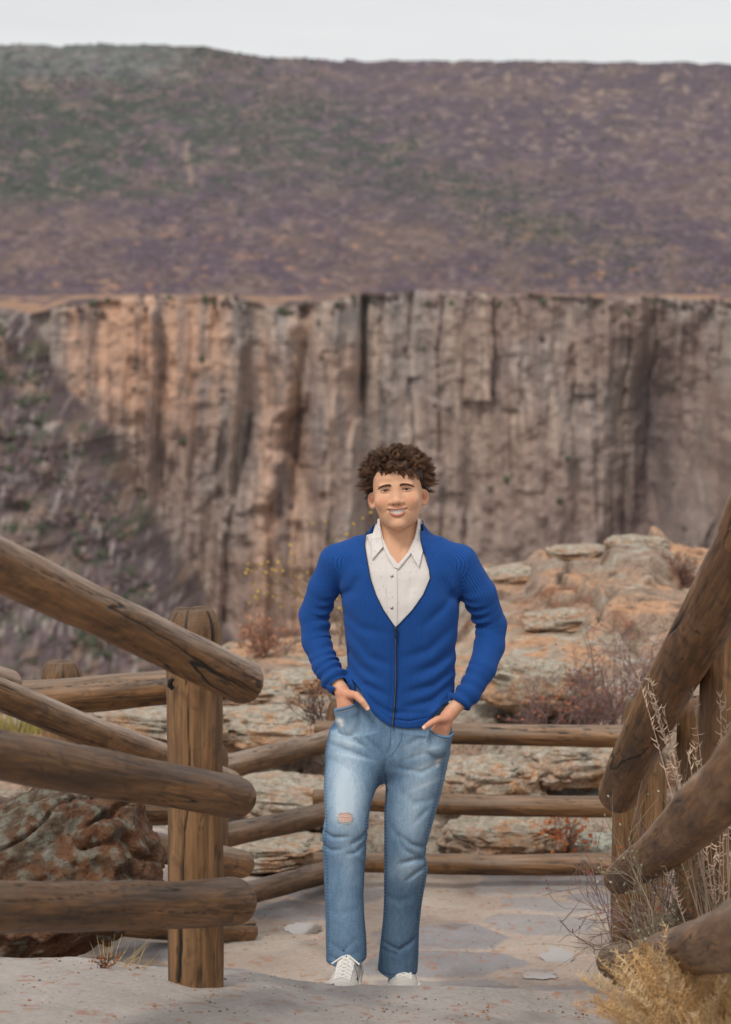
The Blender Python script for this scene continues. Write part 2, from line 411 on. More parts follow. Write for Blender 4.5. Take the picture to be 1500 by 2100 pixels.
# scrub clinging to the side slope and the rim
n = 5200
ii = rng.randint(150, nu - 150, n * 3); jj = rng.randint(0, nv, n * 3)
k = (lf[ii, jj] > .8) | ((T[ii, jj] < .03)) | (rng.rand(n * 3) < .02)
k &= (fbm(U[ii, jj] / 40, V_[ii, jj] / 30, 0, 3, 200) + .6 * rng.rand(n * 3) > .3)
ii, jj = ii[k], jj[k]
pos = np.stack([X_[ii, jj], D_[ii, jj] - .3, Z_[ii, jj]], -1)
cc = np.where((rng.rand(len(ii)) < .4)[:, None], srgb(80, 86, 68)[None], srgb(112, 94, 90)[None]) * (.7 + .6 * rng.rand(len(ii), 1))
tag(blobs('canyon_scrub', pos, .35 + .7 * rng.rand(len(ii)) ** 2, cc, m_shrub, 1.1), 'leafless brush and dark junipers on the canyon side slope and rim', 'scrub', kind='stuff')

# canyon floor far below, closes the gorge between the near rim and the wall
xs = np.linspace(-900, 900, 60)[:, None] + np.zeros((1, 60)); ys = np.linspace(24, 640, 60)[None, :] + np.zeros((60, 1))
zs = -150 + 10 * fbm(xs / 40, ys / 40, 0, 4, 5)
mesh_obj('canyon_floor', np.stack([xs, ys, zs], -1).reshape(-1, 3), grid_faces(60, 60), m_cliff, cols=np.tile(srgb(110, 95, 88), (3600, 1))).__setitem__('kind', 'structure')

# ------------------------------------------------------------------ near ground: slab steps and the stone path
_lp = np.array([(-900, 1940), (0, 1958), (200, 1966), (330, 1980), (450, 1994), (560, 2010), (640, 2026), (700, 2030), (820, 2040), (900, 2044), (1000, 2056), (1100, 2078), (1250, 2090), (1500, 2098), (2600, 2110)], float)
_lq = PA(_lp[:, 0], _lp[:, 1], 6.9 + 0 * _lp[:, 0])
def _za(v, D): return float(-tanv(v) * D)
STEP_D = [6.9, 7.15, 7.62, 7.72, 8.3, 8.75, 10, 11.5, 13, 40]
STEP_Z = [_za(2018, 6.9), _za(2036, 7.15), _za(2036, 7.60), _za(2040, 7.70), _za(2030, 8.3), _za(2066, 8.75), _za(1936, 10.), _za(1818, 11.5), _za(1818, 11.5) - .06, _za(1818, 11.5) - .1]
def ground_z(x, D):
    lip = np.interp(x, _lq[:, 0], _lq[:, 2])
    lip = lip + .008 * fbm(x * 3.1, D * .9, 0, 4, 300) + .006 * noise(x * 6, D * 2, 0, 301)
    near = -1.62
    z1 = near + (lip - near) * np.clip((D - 4.4) / 2.5, 0, 1) ** 1.15
    st = np.interp(D, STEP_D, STEP_Z)
    z2 = st + (.10 * sstep(-.3, -1.2, x) + .10 * sstep(-1.2, -2.5, x)) * sstep(7, 8.0, D) + .010 * fbm(x * 2, D * 1.5, 0, 4, 302)
    k = sstep(6.88, 7.08, D + .1 * fbm(x * 1.3, D, 0, 3, 303))
    return z1 * (1 - k) + np.minimum(z2, z1) * k
xs = np.concatenate([np.linspace(-9, -2.2, 60)[:-1], np.linspace(-2.2, 2.2, 420), np.linspace(2.2, 9, 60)[1:]])
ys = np.concatenate([np.linspace(-5, 4, 50)[:-1], np.linspace(4, 12.6, 560)])
XX, YY = np.meshgrid(xs, ys, indexing='ij')
ZZ = ground_z(XX, YY)
# flagstones stand a few millimetres proud of the sandy mortar on the platform
def voro(x, y, seed, jit=.85):
    ix, iy = np.floor(x), np.floor(y); d1 = np.full(x.shape, 9.); d2 = d1.copy(); idv = np.zeros(x.shape)
    for a in (-1, 0, 1):
        for b in (-1, 0, 1):
            cx = ix + a; cy = iy + b; z0 = np.zeros_like(cx)
            px = cx + .5 + jit * .5 * _h(cx, cy, z0, seed); py = cy + .5 + jit * .5 * _h(cx, cy, z0, seed + 1)
            d = np.hypot(x - px, y - py); r = _h(cx, cy, z0, seed + 2)
            m1 = d < d1; d2 = np.where(m1, d1, np.minimum(d2, d)); idv = np.where(m1, r, idv); d1 = np.where(m1, d, d1)
    return d1, d2, idv
wx = XX + .08 * fbm(XX * 3, YY * 3, 0, 3, 310); wy = YY + .08 * fbm(XX * 3, YY * 3, 0, 3, 311)
d1, d2, idv = voro(wx / .5, wy / .62, 320)
stone = sstep(.06, .16, d2 - d1) * (idv > -.45)
plat = sstep(7.0, 7.2, YY)
stone = stone * (plat + (1 - plat) * .25)
ZZ = ZZ + stone * .010 + .004 * fbm(XX * 14, YY * 14, 0, 3, 330)
puddle = np.zeros_like(XX)
sand, st1, st2, wetc = srgb(170, 152, 138), srgb(150, 144, 142), srgb(138, 135, 137), srgb(132, 116, 108)
fn = fbm(XX * 5, YY * 5, 0, 5, 340)
cg = lerp3(sand, srgb(182, 168, 155), sstep(-.4, .4, fbm(XX * 1.6, YY * 1.6, 0, 3, 341)))
cg = lerp3(cg, lerp3(st1, st2, sstep(-.4, .4, idv)), stone * .85)
slab = lerp3(srgb(152, 146, 142), srgb(170, 161, 154), sstep(-.3, .3, fbm(XX * 1.2, YY * .8, 0, 4, 342)))
slab = lerp3(slab, srgb(184, 156, 136), sstep(.15, .4, fbm(XX * 3.3, YY * 1.6, 0, 4, 343)) * .6)
cg = lerp3(slab, cg, plat)
cg = cg * (1 + .16 * fn[..., None])
spk = sstep(.42, .6, fbm(XX * 28, YY * 28, 0, 2, 344))
cg = lerp3(cg, srgb(160, 104, 70), spk * .6)
wetm = sstep(.08, .3, fbm(XX * 2.0, YY * 1.1, 0, 4, 345)) * .8
gb = NB('path_stone', .8, .35)
cN = gb.noise(gb.coords(), 55, 6, .7)
cc_ = gb.mix(1.0, gb.attr('Col', 'Color'), gb.ramp(cN, [(.3, .82), (.7, 1.14)]), 'MULTIPLY')
cc_ = gb.mix(gb.attr('wet'), cc_, (.62, .6, .6), 'MULTIPLY')
gb.base(cc_); gb.rough(gb.math('SUBTRACT', .82, gb.math('MULTIPLY', gb.attr('wet'), .55)))
gb.bump(cN, .006); gb.bump(gb.noise(gb.coords(), 9, 5, .6), .02, .5)
mesh_obj('ground', np.stack([XX, YY, ZZ], -1).reshape(-1, 3), grid_faces(len(xs), len(ys)), gb.m, cols=cg.reshape(-1, 3), attrs={'wet': wetm.ravel()}).__setitem__('kind', 'structure')

def ray_ground(px, py, zf, D0, D1):
    """distance at which the line of sight through a photo pixel meets the terrain zf"""
    for D in np.arange(D0, D1, .02):
        p = P(px, py, D)
        if p[2] <= zf(np.array(p[0]), np.array(D)): return p
    return P(px, py, D1)

# puddles: thin sheets of water lying in shallow dips
wb = NB('puddle_water', .06, .5); wb.base(srgb(160, 148, 140)); wb.b.inputs['Metallic'].default_value = .35
def puddle_sheet(px, py, rx, ry, label, seed):
    c0 = ray_ground(px, py, ground_z, 7.9, 12.4)
    a = np.linspace(0, 2 * math.pi, 60, endpoint=False)
    rr = 1 + .8 * fbm(np.cos(a) * 1.3 + seed, np.sin(a) * 1.3, 0, 5, seed, .7)
    x = c0[0] + rx * rr * np.cos(a); y = c0[1] + ry * rr * np.sin(a)
    R = np.concatenate([[0], np.linspace(.3, 1, 6)])
    V = [np.array([[c0[0], c0[1]]])] + [np.stack([c0[0] + (x - c0[0]) * r, c0[1] + (y - c0[1]) * r], -1) for r in R[1:]]
    V = np.concatenate(V)
    zt = float(np.percentile(ground_z(V[:, 0], V[:, 1]), 55)) + .009
    V3 = np.column_stack([V, np.full(len(V), zt)])
    Fc4 = []; F3 = [[0, 1 + i, 1 + (i + 1) % 60] for i in range(60)]
    for q in range(len(R) - 2):
        s0 = 1 + q * 60; s1 = s0 + 60
        Fc4 += [[s0 + i, s1 + i, s1 + (i + 1) % 60, s0 + (i + 1) % 60] for i in range(60)]
    o = mesh_obj('puddle', V3, [np.array(F3), np.array(Fc4)], wb.m)
    tag(o, label, 'puddle', kind='structure')
puddle_sheet(622, 1908, .075, .09, 'bright puddle reflecting the sky left of the walking man', 3)
puddle_sheet(1145, 1966, .07, .15, 'pale wet puddle in the middle of the stone path', 8)
puddle_sheet(1105, 2003, .07, .07, 'small brown puddle near the front of the path', 5)

# ------------------------------------------------------------------ rock outcrop behind the far fence
pu = [-900, 0, 250, 500, 750, 1000, 1330, 1500, 2300]
pd = [11.9, 12.7, 14, 16, 18, 20]
pv = np.array([[1850, 1850, 1850, 1832, 1824, 1820, 1820, 1820, 1820],
               [1700, 1700, 1690, 1640, 1620, 1610, 1600, 1600, 1600],
               [1600, 1600, 1580, 1515, 1480, 1440, 1410, 1410, 1410],
               [1530, 1530, 1500, 1415, 1375, 1305, 1262, 1280, 1290],
               [1490, 1490, 1455, 1352, 1315, 1212, 1168, 1190, 1200],
               [1475, 1475, 1450, 1328, 1282, 1166, 1112, 1142, 1160]], float)
def outcrop_base(x, D):
    Dc = np.clip(D, 11.9, 20)
    u = 750 + x / Dc * F
    vals = [np.interp(u, pu, r) for r in pv]
    idx = np.clip(np.searchsorted(pd, Dc) - 1, 0, 4)
    A = np.stack(vals)
    pdv = np.array(pd); t = (Dc - pdv[idx]) / (pdv[idx + 1] - pdv[idx])
    va = np.take_along_axis(A, idx[None], 0)[0]; vb = np.take_along_axis(A, (idx + 1)[None], 0)[0]
    za = -tanv(va) * pdv[idx]; zb = -tanv(vb) * pdv[idx + 1]
    z = za * (1 - t) + zb * t
    return z - sstep(20, 22.5, D) * 1.6 - np.clip(D - 21.5, 0, 10) * 3.2
def outcrop_z(x, D, over=False):
    x = np.asarray(x, float); D = np.asarray(D, float)
    wxn = fbm(x * .8, D * .8, 0, 3, 400)
    z = outcrop_base(x, D)
    s = z * 1.0 + .16 * fbm(x * .55, D * .5, 0, 4, 401) + .05 * wxn
    tilt = .05 * x
    st = .20 + .0 * x
    q = (s + tilt) / st
    fr = q - np.floor(q)
    ter = (np.floor(q) + sstep(.30, .62, fr) * 1.0) * st - tilt           # ledge treads and short risers
    z2 = ter * .80 + s * .20
    crackn = 1 - np.abs(fbm(x * 1.5 + 9, D * .9, 0, 3, 402)) * 9
    z2 = z2 - .07 * np.clip(crackn, 0, 1) * sstep(12, 12.5, D)
    b1, b2, bi = voro(x * 1.35 + .3 * wxn, D * .95, 420)
    z2 = z2 - .10 * sstep(.10, .0, b2 - b1) + .05 * bi
    z2 = z2 + .035 * fbm(x * 4, D * 4, 0, 4, 403) + .012 * fbm(x * 16, D * 16, 0, 3, 404)
    k = sstep(11.9, 12.25, D)
    z3 = z2 * k + (-3.05) * (1 - k)
    if not over: return z3
    return z3, .13 * sstep(.34, .56, fr) * sstep(1.0, .62, fr) * sstep(12.0, 12.4, D)
xs = np.concatenate([np.linspace(-16, -4.5, 70)[:-1], np.linspace(-4.5, 5.2, 620), np.linspace(5.2, 16, 70)[1:]])
ys = np.concatenate([np.linspace(11.7, 21, 720)[:-1], np.linspace(21, 34, 60)])
XX, YY = np.meshgrid(xs, ys, indexing='ij')
ZZ, OV = outcrop_z(XX, YY, True)
gx, gy = np.gradient(ZZ, axis=0) / np.gradient(XX, axis=0), np.gradient(ZZ, axis=1) / np.gradient(YY, axis=1)
YO = YY - OV
flat = sstep(1.2, .3, np.hypot(gx, gy))
rr1 = fbm(XX * 1.1, YY * 1.1, ZZ * 3, 5, 430); rr2 = fbm(XX * 5, YY * 5, ZZ * 9, 4, 431); rr3 = fbm(XX * 14, YY * 14, ZZ * 14, 3, 432)
pinkt, oran, lich, lich2, dk = srgb(212, 180, 154), srgb(216, 166, 128), srgb(186, 174, 156), srgb(200, 192, 178), srgb(110, 90, 78)
c = lerp3(srgb(176, 152, 134), pinkt, sstep(-.3, .3, rr1))
soil = sstep(-.15, .2, rr1 + .2 * rr2 + .25 * sstep(14.5, 16, YY) - .25 * sstep(14, 12.5, YY)) * flat
c = lerp3(c, oran, soil * .85)
lm = sstep(-.05, .22, rr2 + .35 * fbm(XX * .7, YY * .9, 0, 3, 433) + .16 * sstep(15, 13, YY) - .16 * sstep(15, 17, YY))
c = lerp3(c, lich, lm * .8)
c = lerp3(c, lich2, sstep(.1, .35, rr3 + .3 * rr2) * lm * .7)
c = lerp3(c, srgb(150, 92, 60), sstep(.22, .45, fbm(XX * 3, YY * 2, ZZ * 5, 4, 434)) * (1 - flat * .7) * .7)
c = lerp3(c, dk, sstep(.2, .5, -rr3 - .3 * rr2) * .6)
c = c * (1 + .15 * rr3[..., None])
rb = NB('outcrop_rock', .9, .2)
rn_ = rb.noise(rb.coords(), 22, 7, .7); rv = rb.vor(rb.coords(), 38)
cc_ = rb.mix(1.0, rb.attr('Col', 'Color'), rb.ramp(rn_, [(.3, .66), (.5, 1.03), (.72, 1.25)]), 'MULTIPLY')
rb.base(cc_); rb.bump(rn_, .06, .9); rb.bump(rv, .018, .7)
m_rock = rb.m
mesh_obj('rocky_terrain', np.stack([XX, YO, ZZ], -1).reshape(-1, 3), grid_faces(len(xs), len(ys)), m_rock, cols=np.clip(c, .01, 1).reshape(-1, 3)).__setitem__('kind', 'structure')

# loose rocks
def rock(name, c, size, seed, label, cat='rock', palette=None, res=70, terr=.5, rot=0, parent=None, group=None):
    n1, n2 = res * 2, res
    th = np.linspace(0, 2 * math.pi, n1, endpoint=False)[:, None] + np.zeros((1, n2)); ph = np.linspace(.001, math.pi - .001, n2)[None, :] + np.zeros((n1, 1))
    d = np.stack([np.cos(th) * np.sin(ph), np.sin(th) * np.sin(ph), np.cos(ph)], -1)
    e = np.sign(d) * np.abs(d) ** .72
    r = 1 + .28 * fbm(d[..., 0] * 1.2 + seed, d[..., 1] * 1.2, d[..., 2] * 1.2, 3, seed) + .12 * fbm(d[..., 0] * 4, d[..., 1] * 4, d[..., 2] * 6 + seed, 4, seed + 1)
    r = r - .10 * np.clip(1 - 9 * np.abs(fbm(d[..., 0] * 1.5, d[..., 1] * 1.5, d[..., 2] * 2.4 + seed, 3, seed + 5)), 0, 1)
    e = e * r[..., None]
    e[..., 2] += .06 * noise(e[..., 0] * 2, e[..., 1] * 2, np.round(e[..., 2] * 5), seed + 3) * terr
    v = e * np.array(size)
    cr_, sr = math.cos(rot), math.sin(rot)
    w = v.copy(); w[..., 0] = v[..., 0] * cr_ - v[..., 2] * sr; w[..., 2] = v[..., 0] * sr + v[..., 2] * cr_
    w = w + .012 * fbm(v[..., 0] * 22, v[..., 1] * 22, v[..., 2] * 22, 3, seed + 9)[..., None] * d
    w = w + np.array(c)
    pal = palette or (srgb(200, 170, 146), srgb(208, 164, 128), srgb(190, 176, 156), srgb(206, 196, 180))
    a1 = fbm(w[..., 0] * 4, w[..., 1] * 4, w[..., 2] * 4, 4, seed + 20); a2 = fbm(w[..., 0] * 13, w[..., 1] * 13, w[..., 2] * 13, 4, seed + 21); a3 = fbm(w[..., 0] * 34, w[..., 1] * 34, w[..., 2] * 34, 3, seed + 22)
    c_ = lerp3(pal[0], pal[1], sstep(-.2, .3, a1)); c_ = lerp3(c_, pal[2], sstep(0, .25, a2 + .3 * d[..., 2] - .05)); c_ = lerp3(c_, pal[3], sstep(.1, .4, a3 + .2 * d[..., 2]) * .8)
    c_ = lerp3(c_, srgb(70, 58, 50), sstep(.2, .5, -a3) * .35)
    o = mesh_obj(name, w.reshape(-1, 3), grid_faces(n1, n2, True), m_rock, cols=np.clip(c_, .01, 1).reshape(-1, 3), origin=c)
    return tag(o, label, cat, group)

def on_outcrop(px, py, D0=12.3, D1=21): return ray_ground(px, py, outcrop_z, D0, D1)
p = on_outcrop(1178, 1300)
rock('rock', (p[0], p[1] + .25, p[2] + .06), (.33, .26, .075), 11, 'flat grey lichen covered slab lying on the orange ledge below the outcrop top', rot=.07, res=60)
p = on_outcrop(1310, 1140, 15)
rock('rock', (P(1305, 1120, 18.6)), (.24, .24, .075), 12, 'pale wedge shaped rock forming the highest point of the outcrop', rot=-.05, res=60)
rock('rock', (P(1190, 1135, 18.8)), (.28, .25, .06), 15, 'long flat rock beside the highest wedge of the outcrop', rot=.03, res=60)
rock('rock', (P(1215, 1752, 12.2)), (.16, .14, .11), 13, 'whitish lichen covered boulder on the ground behind the low right rails', palette=(srgb(186, 180, 165), srgb(198, 192, 176), srgb(190, 190, 175), srgb(206, 204, 190)), res=50)
rock('rock', (P(1060, 1180, 18.4)), (.42, .3, .09), 14, 'rounded pale rock on the skyline beside the man shoulder', rot=.1, res=60)
for i, (px, py, D, sx, sz, lab) in enumerate([
        (560, 1500, 13.6, .42, .11, 'broad grey ledge block right of the tall front post'),
        (500, 1425, 14.6, .36, .08, 'tan slab just above the cut end of the top left rail'),
        (610, 1395, 15.6, .22, .06, 'small tan slab near the sleeve on the left'),
        (1090, 1400, 13.8, .40, .16, 'mottled green grey boulder right of the elbow'),
        (1010, 1600, 12.6, .34, .13, 'lichen covered block between the top and middle far rails'),
        (1190, 1560, 12.7, .3, .12, 'rough lichen covered block near the low end of the right top rail'),
        (580, 1640, 12.4, .34, .11, 'grey block under the sloping far left rail'),
        (560, 1745, 11.95, .3, .08, 'rusty flat block low behind the far left rails'),
        (290, 1480, 13.4, .5, .09, 'long pale ledge slab behind the left posts'),
        (1040, 1715, 12.1, .3, .09, 'dark mottled block between the middle and lowest far rails')]):
    rock('rock', P(px, py, D), (sx, .3, sz), 30 + i, lab, rot=random.uniform(-.08, .12), res=56)

# big boulder by the left fence
bp = (srgb(112, 84, 66), srgb(128, 90, 66), srgb(112, 94, 78), srgb(142, 140, 126))
rock('boulder', P(105, 1800, 7.85), (.36, .36, .27), 52, 'large rust brown boulder with pale green lichen behind the left fence rails', 'boulder', bp, res=150, terr=.1, rot=.5)

# ------------------------------------------------------------------ log fences
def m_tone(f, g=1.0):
    return m_wood('log_wood', tuple(np.array([.060, .027, .010]) * f), tuple(np.array([.215, .102, .036]) * f), tuple(np.array([.38, .205, .088]) * f), tuple(np.array([.50, .38, .29]) * g))  # last colour is weathering grey, lightened to paint in lit upper sides
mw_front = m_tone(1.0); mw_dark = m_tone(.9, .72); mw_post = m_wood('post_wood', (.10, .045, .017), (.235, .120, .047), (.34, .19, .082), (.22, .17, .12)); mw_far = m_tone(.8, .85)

def log(name, pts, radii, m, parent, seed, segs=112, cap0='round', cap1='round', top=1.0, dl=.012, cracks=1.0, post=False):
    """a log along the centre line pts; local z runs along its length"""
    pts = np.asarray(pts, float); n0 = len(pts)
    d = np.r_[0, np.cumsum(np.linalg.norm(np.diff(pts, axis=0), axis=1))]; Ltot = d[-1]
    N = max(8, int(Ltot / dl)); s = np.linspace(0, Ltot, N)
    if n0 > 2:
        co = [np.polyfit(d, pts[:, i], 2) for i in range(3)]
        ctr = np.stack([np.polyval(q, s) for q in co], -1)
    else:
        ctr = np.stack([np.interp(s, d, pts[:, i]) for i in range(3)], -1)
    r = np.interp(s, np.linspace(0, Ltot, len(radii)), radii)
    ctr = ctr + np.stack([noise(s * 1.3, 0 * s + 3, 0, seed) * .006, 0 * s, noise(s * 1.3, 0 * s + 9, 0, seed) * .006], -1) * (0 if post else 1)
    ax = ctr[-1] - ctr[0]; ax /= np.linalg.norm(ax)
    q = Vector(ax).to_track_quat('Z', 'Y')
    R = np.array(q.to_matrix())
    loc = (ctr - ctr[0]) @ R                       # local centre line
    th = np.linspace(0, 2 * math.pi, segs, endpoint=False)
    TH, S = np.meshgrid(th, s, indexing='ij')
    rad = r[None, :] * (1 + .035 * noise(np.cos(TH) * 1.3 + seed, np.sin(TH) * 1.3, S * 3.0, seed + 1) + .03 * noise(S * 5, 0 * S, 0, seed + 2))
    # lengthwise drying cracks
    wob = .35 * noise(S * 1.6, 0 * S + seed, 0, seed + 5) + .10 * noise(S * 6, 0 * S + seed, 0, seed + 6) + .03 * noise(S * 24, TH * 2, 0, seed + 16)
    a = np.abs(fbm((TH + wob) * 1.3, S * .45 + seed, 0, 2, seed + 7))
    gate = sstep(.0, .2, noise((TH) * 1.2, S * 1.1, 0, seed + 8) + .35)
    ck = sstep(.026, .008, a) * gate * cracks
    wob2 = .1 * noise(S * 9, 0 * S, 0, seed + 11)
    a2 = np.abs(fbm((TH + wob2) * 3.2, S * 2.2 + seed, 3, 2, seed + 12)); g2 = sstep(.1, .3, noise(TH * 2, S * 4.1, 0, seed + 13))
    ck2 = sstep(.05, .012, a2) * g2 * .85 * cracks
    rad = rad * (1 - .07 * ck - .03 * ck2) + .0012 * noise(TH * 14, S * 9, 0, seed + 14)
    topw = np.zeros_like(rad)
    end = np.zeros_like(rad); Sd = S.copy()
    rr = rad; ee = s
    # end caps
    def cap(kind, r_end):
        if kind == 'round': return [(.0, 1), (.010, .985), (.020, .95), (.030, .87), (.037, .70), (.040, .5), (.041, .2), (.041, .001)]
        if kind == 'cut': return [(.0, 1), (.004, .985), (.006, .96), (.0065, .7), (.007, .35), (.007, .001)]
        if kind == 'chamfer': return [(.0, 1), (.018, .97), (.036, .88), (.052, .76), (.058, .71), (.0595, .6), (.060, .35), (.0605, .001)]
        return []
    rings = []; 
    P0 = np.stack([np.cos(th), np.sin(th)], -1)
    def ring(i, f, off, e):
        rg = rr[:, i] * f
        # jag on cut edges
        off_ = off + (.004 * noise(th * 3, 0 * th, 0, seed + 30) if 0 < f < .98 and e else 0)
        L3 = np.column_stack([loc[i, 0] + P0[:, 0] * rg, loc[i, 1] + P0[:, 1] * rg, loc[i, 2] + off_ + 0 * th])
        return L3, np.full(segs, 1.0 if e else 0.0), ck[:, i], ck2[:, i]
    out = []
    for o_, f in reversed(cap(cap0, r[0])[1:]): out.append(ring(0, f, -o_, f < (.9 if cap0 == 'round' else .97)) + (None,))
    for i in range(N): out.append(ring(i, 1, 0, False) + (None,))
    for o_, f in cap(cap1, r[-1])[1:]: out.append(ring(N - 1, f, o_, f < (.9 if cap1 == 'round' else .97)) + (None,))
    V = np.stack([q_[0] for q_ in out], 1); E = np.stack([q_[1] for q_ in out], 1); K = np.stack([np.maximum(q_[2], q_[3] * .8) for q_ in out], 1)
    if cap1 == 'chamfer':                           # checks radiating down from a weathered post top
        depth = sstep(.16, .0, (loc[-1, 2] + .06) - V[..., 2])
        chk = sstep(.10, .02, np.abs(noise(TH[:, :1] * 5 + .05 * noise(V[..., 2] * 20, V[..., 0] * 0, 0, 4), V[..., 2] * 3, 0, seed + 40))) * depth
        K = np.maximum(K, chk * .9); V[..., :2] *= (1 - .05 * chk[..., None] * (E[..., None] < .5))
        E = np.maximum(E, sstep(.085, .03, (loc[-1, 2] + .06) - V[..., 2] + .02 * noise(TH[:, :1] * 4, V[..., 2] * 0, 0, seed)) * .85)
    nrm = (V - np.concatenate([np.repeat(loc[:1], V.shape[1] - N - len(cap(cap1, 1)[1:]), 0), loc, np.repeat(loc[-1:], len(cap(cap1, 1)[1:]), 0)])[None])
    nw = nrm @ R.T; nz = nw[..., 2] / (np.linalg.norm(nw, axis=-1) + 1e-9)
    tw = sstep(-.05, .75, nz + .25 * noise(TH[:, :1] * 2, V[..., 2] * 3, 0, seed + 50)) * top  # upper side: weathered grey, also painted paler as light from above
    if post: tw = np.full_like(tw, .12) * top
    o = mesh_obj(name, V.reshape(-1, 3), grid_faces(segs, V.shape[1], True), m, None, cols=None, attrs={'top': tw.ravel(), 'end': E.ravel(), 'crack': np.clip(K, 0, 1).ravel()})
    o.parent = parent
    o.rotation_mode = 'QUATERNION'; o.rotation_quaternion = q
    o.location = [float(c) for c in (ctr[0] - np.array(parent.location))]
    return o

def rail(parent, pts, m, seed, name='rail', **k):
    """pts: (px, py, D, radius in px)"""
    w = [P(a, b, c) for a, b, c, r in pts]; rr = [r * c / F for a, b, c, r in pts]
    return log(name, w, rr, m, parent, seed, **k)
def post(parent, px, top_py, D, rpx, m, seed, base_py=None, ztop=None, **k):
    t = P(px, top_py, D); zb = -3.0
    gz = float(ground_z(np.array(t[0]), np.array(D))) if D < 12 else float(outcrop_z(np.array(t[0]), np.array(D)))
    b = np.array([t[0], D, gz - .25])
    t = t - np.array([0, 0, .058])
    return log('post', [b, t], [rpx * D / F] * 2, m, parent, seed, cap0='', cap1='chamfer', post=True, **k)

fa = thing('log_fence', 'log fence with three thick rails and a tall post, nearest on the left', 'fence', P(398, 1985, 6.6), 'log fences along the overlook path')
post(fa, 398, 1250, 6.62, 58, mw_post, 3)
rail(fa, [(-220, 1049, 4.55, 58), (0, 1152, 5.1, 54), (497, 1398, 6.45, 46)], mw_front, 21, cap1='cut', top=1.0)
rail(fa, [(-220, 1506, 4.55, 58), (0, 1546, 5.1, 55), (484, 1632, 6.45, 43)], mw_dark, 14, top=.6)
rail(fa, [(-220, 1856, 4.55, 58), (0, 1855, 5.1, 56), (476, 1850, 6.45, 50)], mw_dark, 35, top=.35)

ib = NB('iron', .5, .5); ib.base((.02, .018, .018)); ib.b.inputs['Metallic'].default_value = .6
tbb = Tubes(); _b = P(353, 1402, 6.545)
tbb.tube([_b + (.004, -.004, .016), _b + (-.004, -.006, .008), _b + (-.005, -.006, -.004), _b + (.003, -.004, -.014)], [.006, .0075, .008, .006], 8)
tbb.build('bolt', ib.m, fa)
fc = thing('log_fence', 'lower log fence descending behind the tall left post towards the path', 'fence', P(437, 1990, 10.15), 'log fences along the overlook path')
post(fc, 437, 1530, 10.2, 32, mw_far, 31); post(fc, 201, 1545, 9.5, 25, mw_dark, 33)
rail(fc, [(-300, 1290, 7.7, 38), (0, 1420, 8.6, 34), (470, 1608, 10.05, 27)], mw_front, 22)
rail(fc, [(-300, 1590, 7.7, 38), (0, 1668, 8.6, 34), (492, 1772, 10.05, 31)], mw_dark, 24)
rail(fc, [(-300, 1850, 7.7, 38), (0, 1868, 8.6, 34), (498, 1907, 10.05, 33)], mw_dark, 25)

fb = thing('log_fence', 'level log fence on a round topped post behind the big left rails', 'fence', P(127, 1900, 10.9), 'log fences along the overlook path')
post(fb, 127, 1358, 10.9, 43, mw_post, 41)
rail(fb, [(40, 1434, 10.5, 38), (450, 1405, 10.6, 36)], mw_dark, 42, top=.7)
rail(fb, [(40, 1668, 10.5, 36), (450, 1652, 10.6, 34)], mw_dark, 43, top=.7)
rail(fb, [(-260, 1320, 9.6, 40), (18, 1412, 10.2, 38)], mw_front, 44, cap1='cut')

fd = thing('log_fence', 'far log fence closing the end of the path behind the walking man', 'fence', P(960, 1815, 11.55), 'log fences along the overlook path')
post(fd, 698, 1438, 11.75, 27, mw_post, 51); post(fd, 1310, 1436, 11.75, 30, mw_post, 52)
for k_, (ya, yb, yl, yr) in enumerate([(1576, 1512, 1498, 1508), (1718, 1658, 1640, 1651), (1846, 1780, 1764, 1773)]):
    rail(fd, [(455, ya, 10.35, 25), (700, yb, 11.5, 23)], mw_far, 53 + k_, top=.8, segs=48)
    rail(fd, [(648, yl, 11.45, 20), (960, yr - 1, 11.45, 22), (1360, yr, 11.45, 24)], mw_dark, 63 + k_, segs=48, top=.7, cap0='cut')

fe = thing('log_fence', 'close log fence on the right with thick rails climbing out of the frame', 'fence', P(1330, 2060, 8.8), 'log fences along the overlook path')
post(fe, 1286, 1585, 9.15, 30, mw_post, 71); post(fe, 1336, 1545, 8.95, 33, mw_post, 72)
post(fe, 1428, 1430, 7.6, 38, mw_post, 73); post(fe, 1500, 1215, 6.95, 60, mw_dark, 74)
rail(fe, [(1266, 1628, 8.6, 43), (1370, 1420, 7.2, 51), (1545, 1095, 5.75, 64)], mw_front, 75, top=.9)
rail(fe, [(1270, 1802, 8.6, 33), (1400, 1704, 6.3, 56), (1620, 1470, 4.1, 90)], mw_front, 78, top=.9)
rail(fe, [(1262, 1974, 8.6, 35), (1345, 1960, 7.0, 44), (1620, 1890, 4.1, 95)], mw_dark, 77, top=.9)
rail(fe, [(1538, 1088, 5.6, 60), (1760, 640, 4.3, 70)], mw_front, 79, top=1)

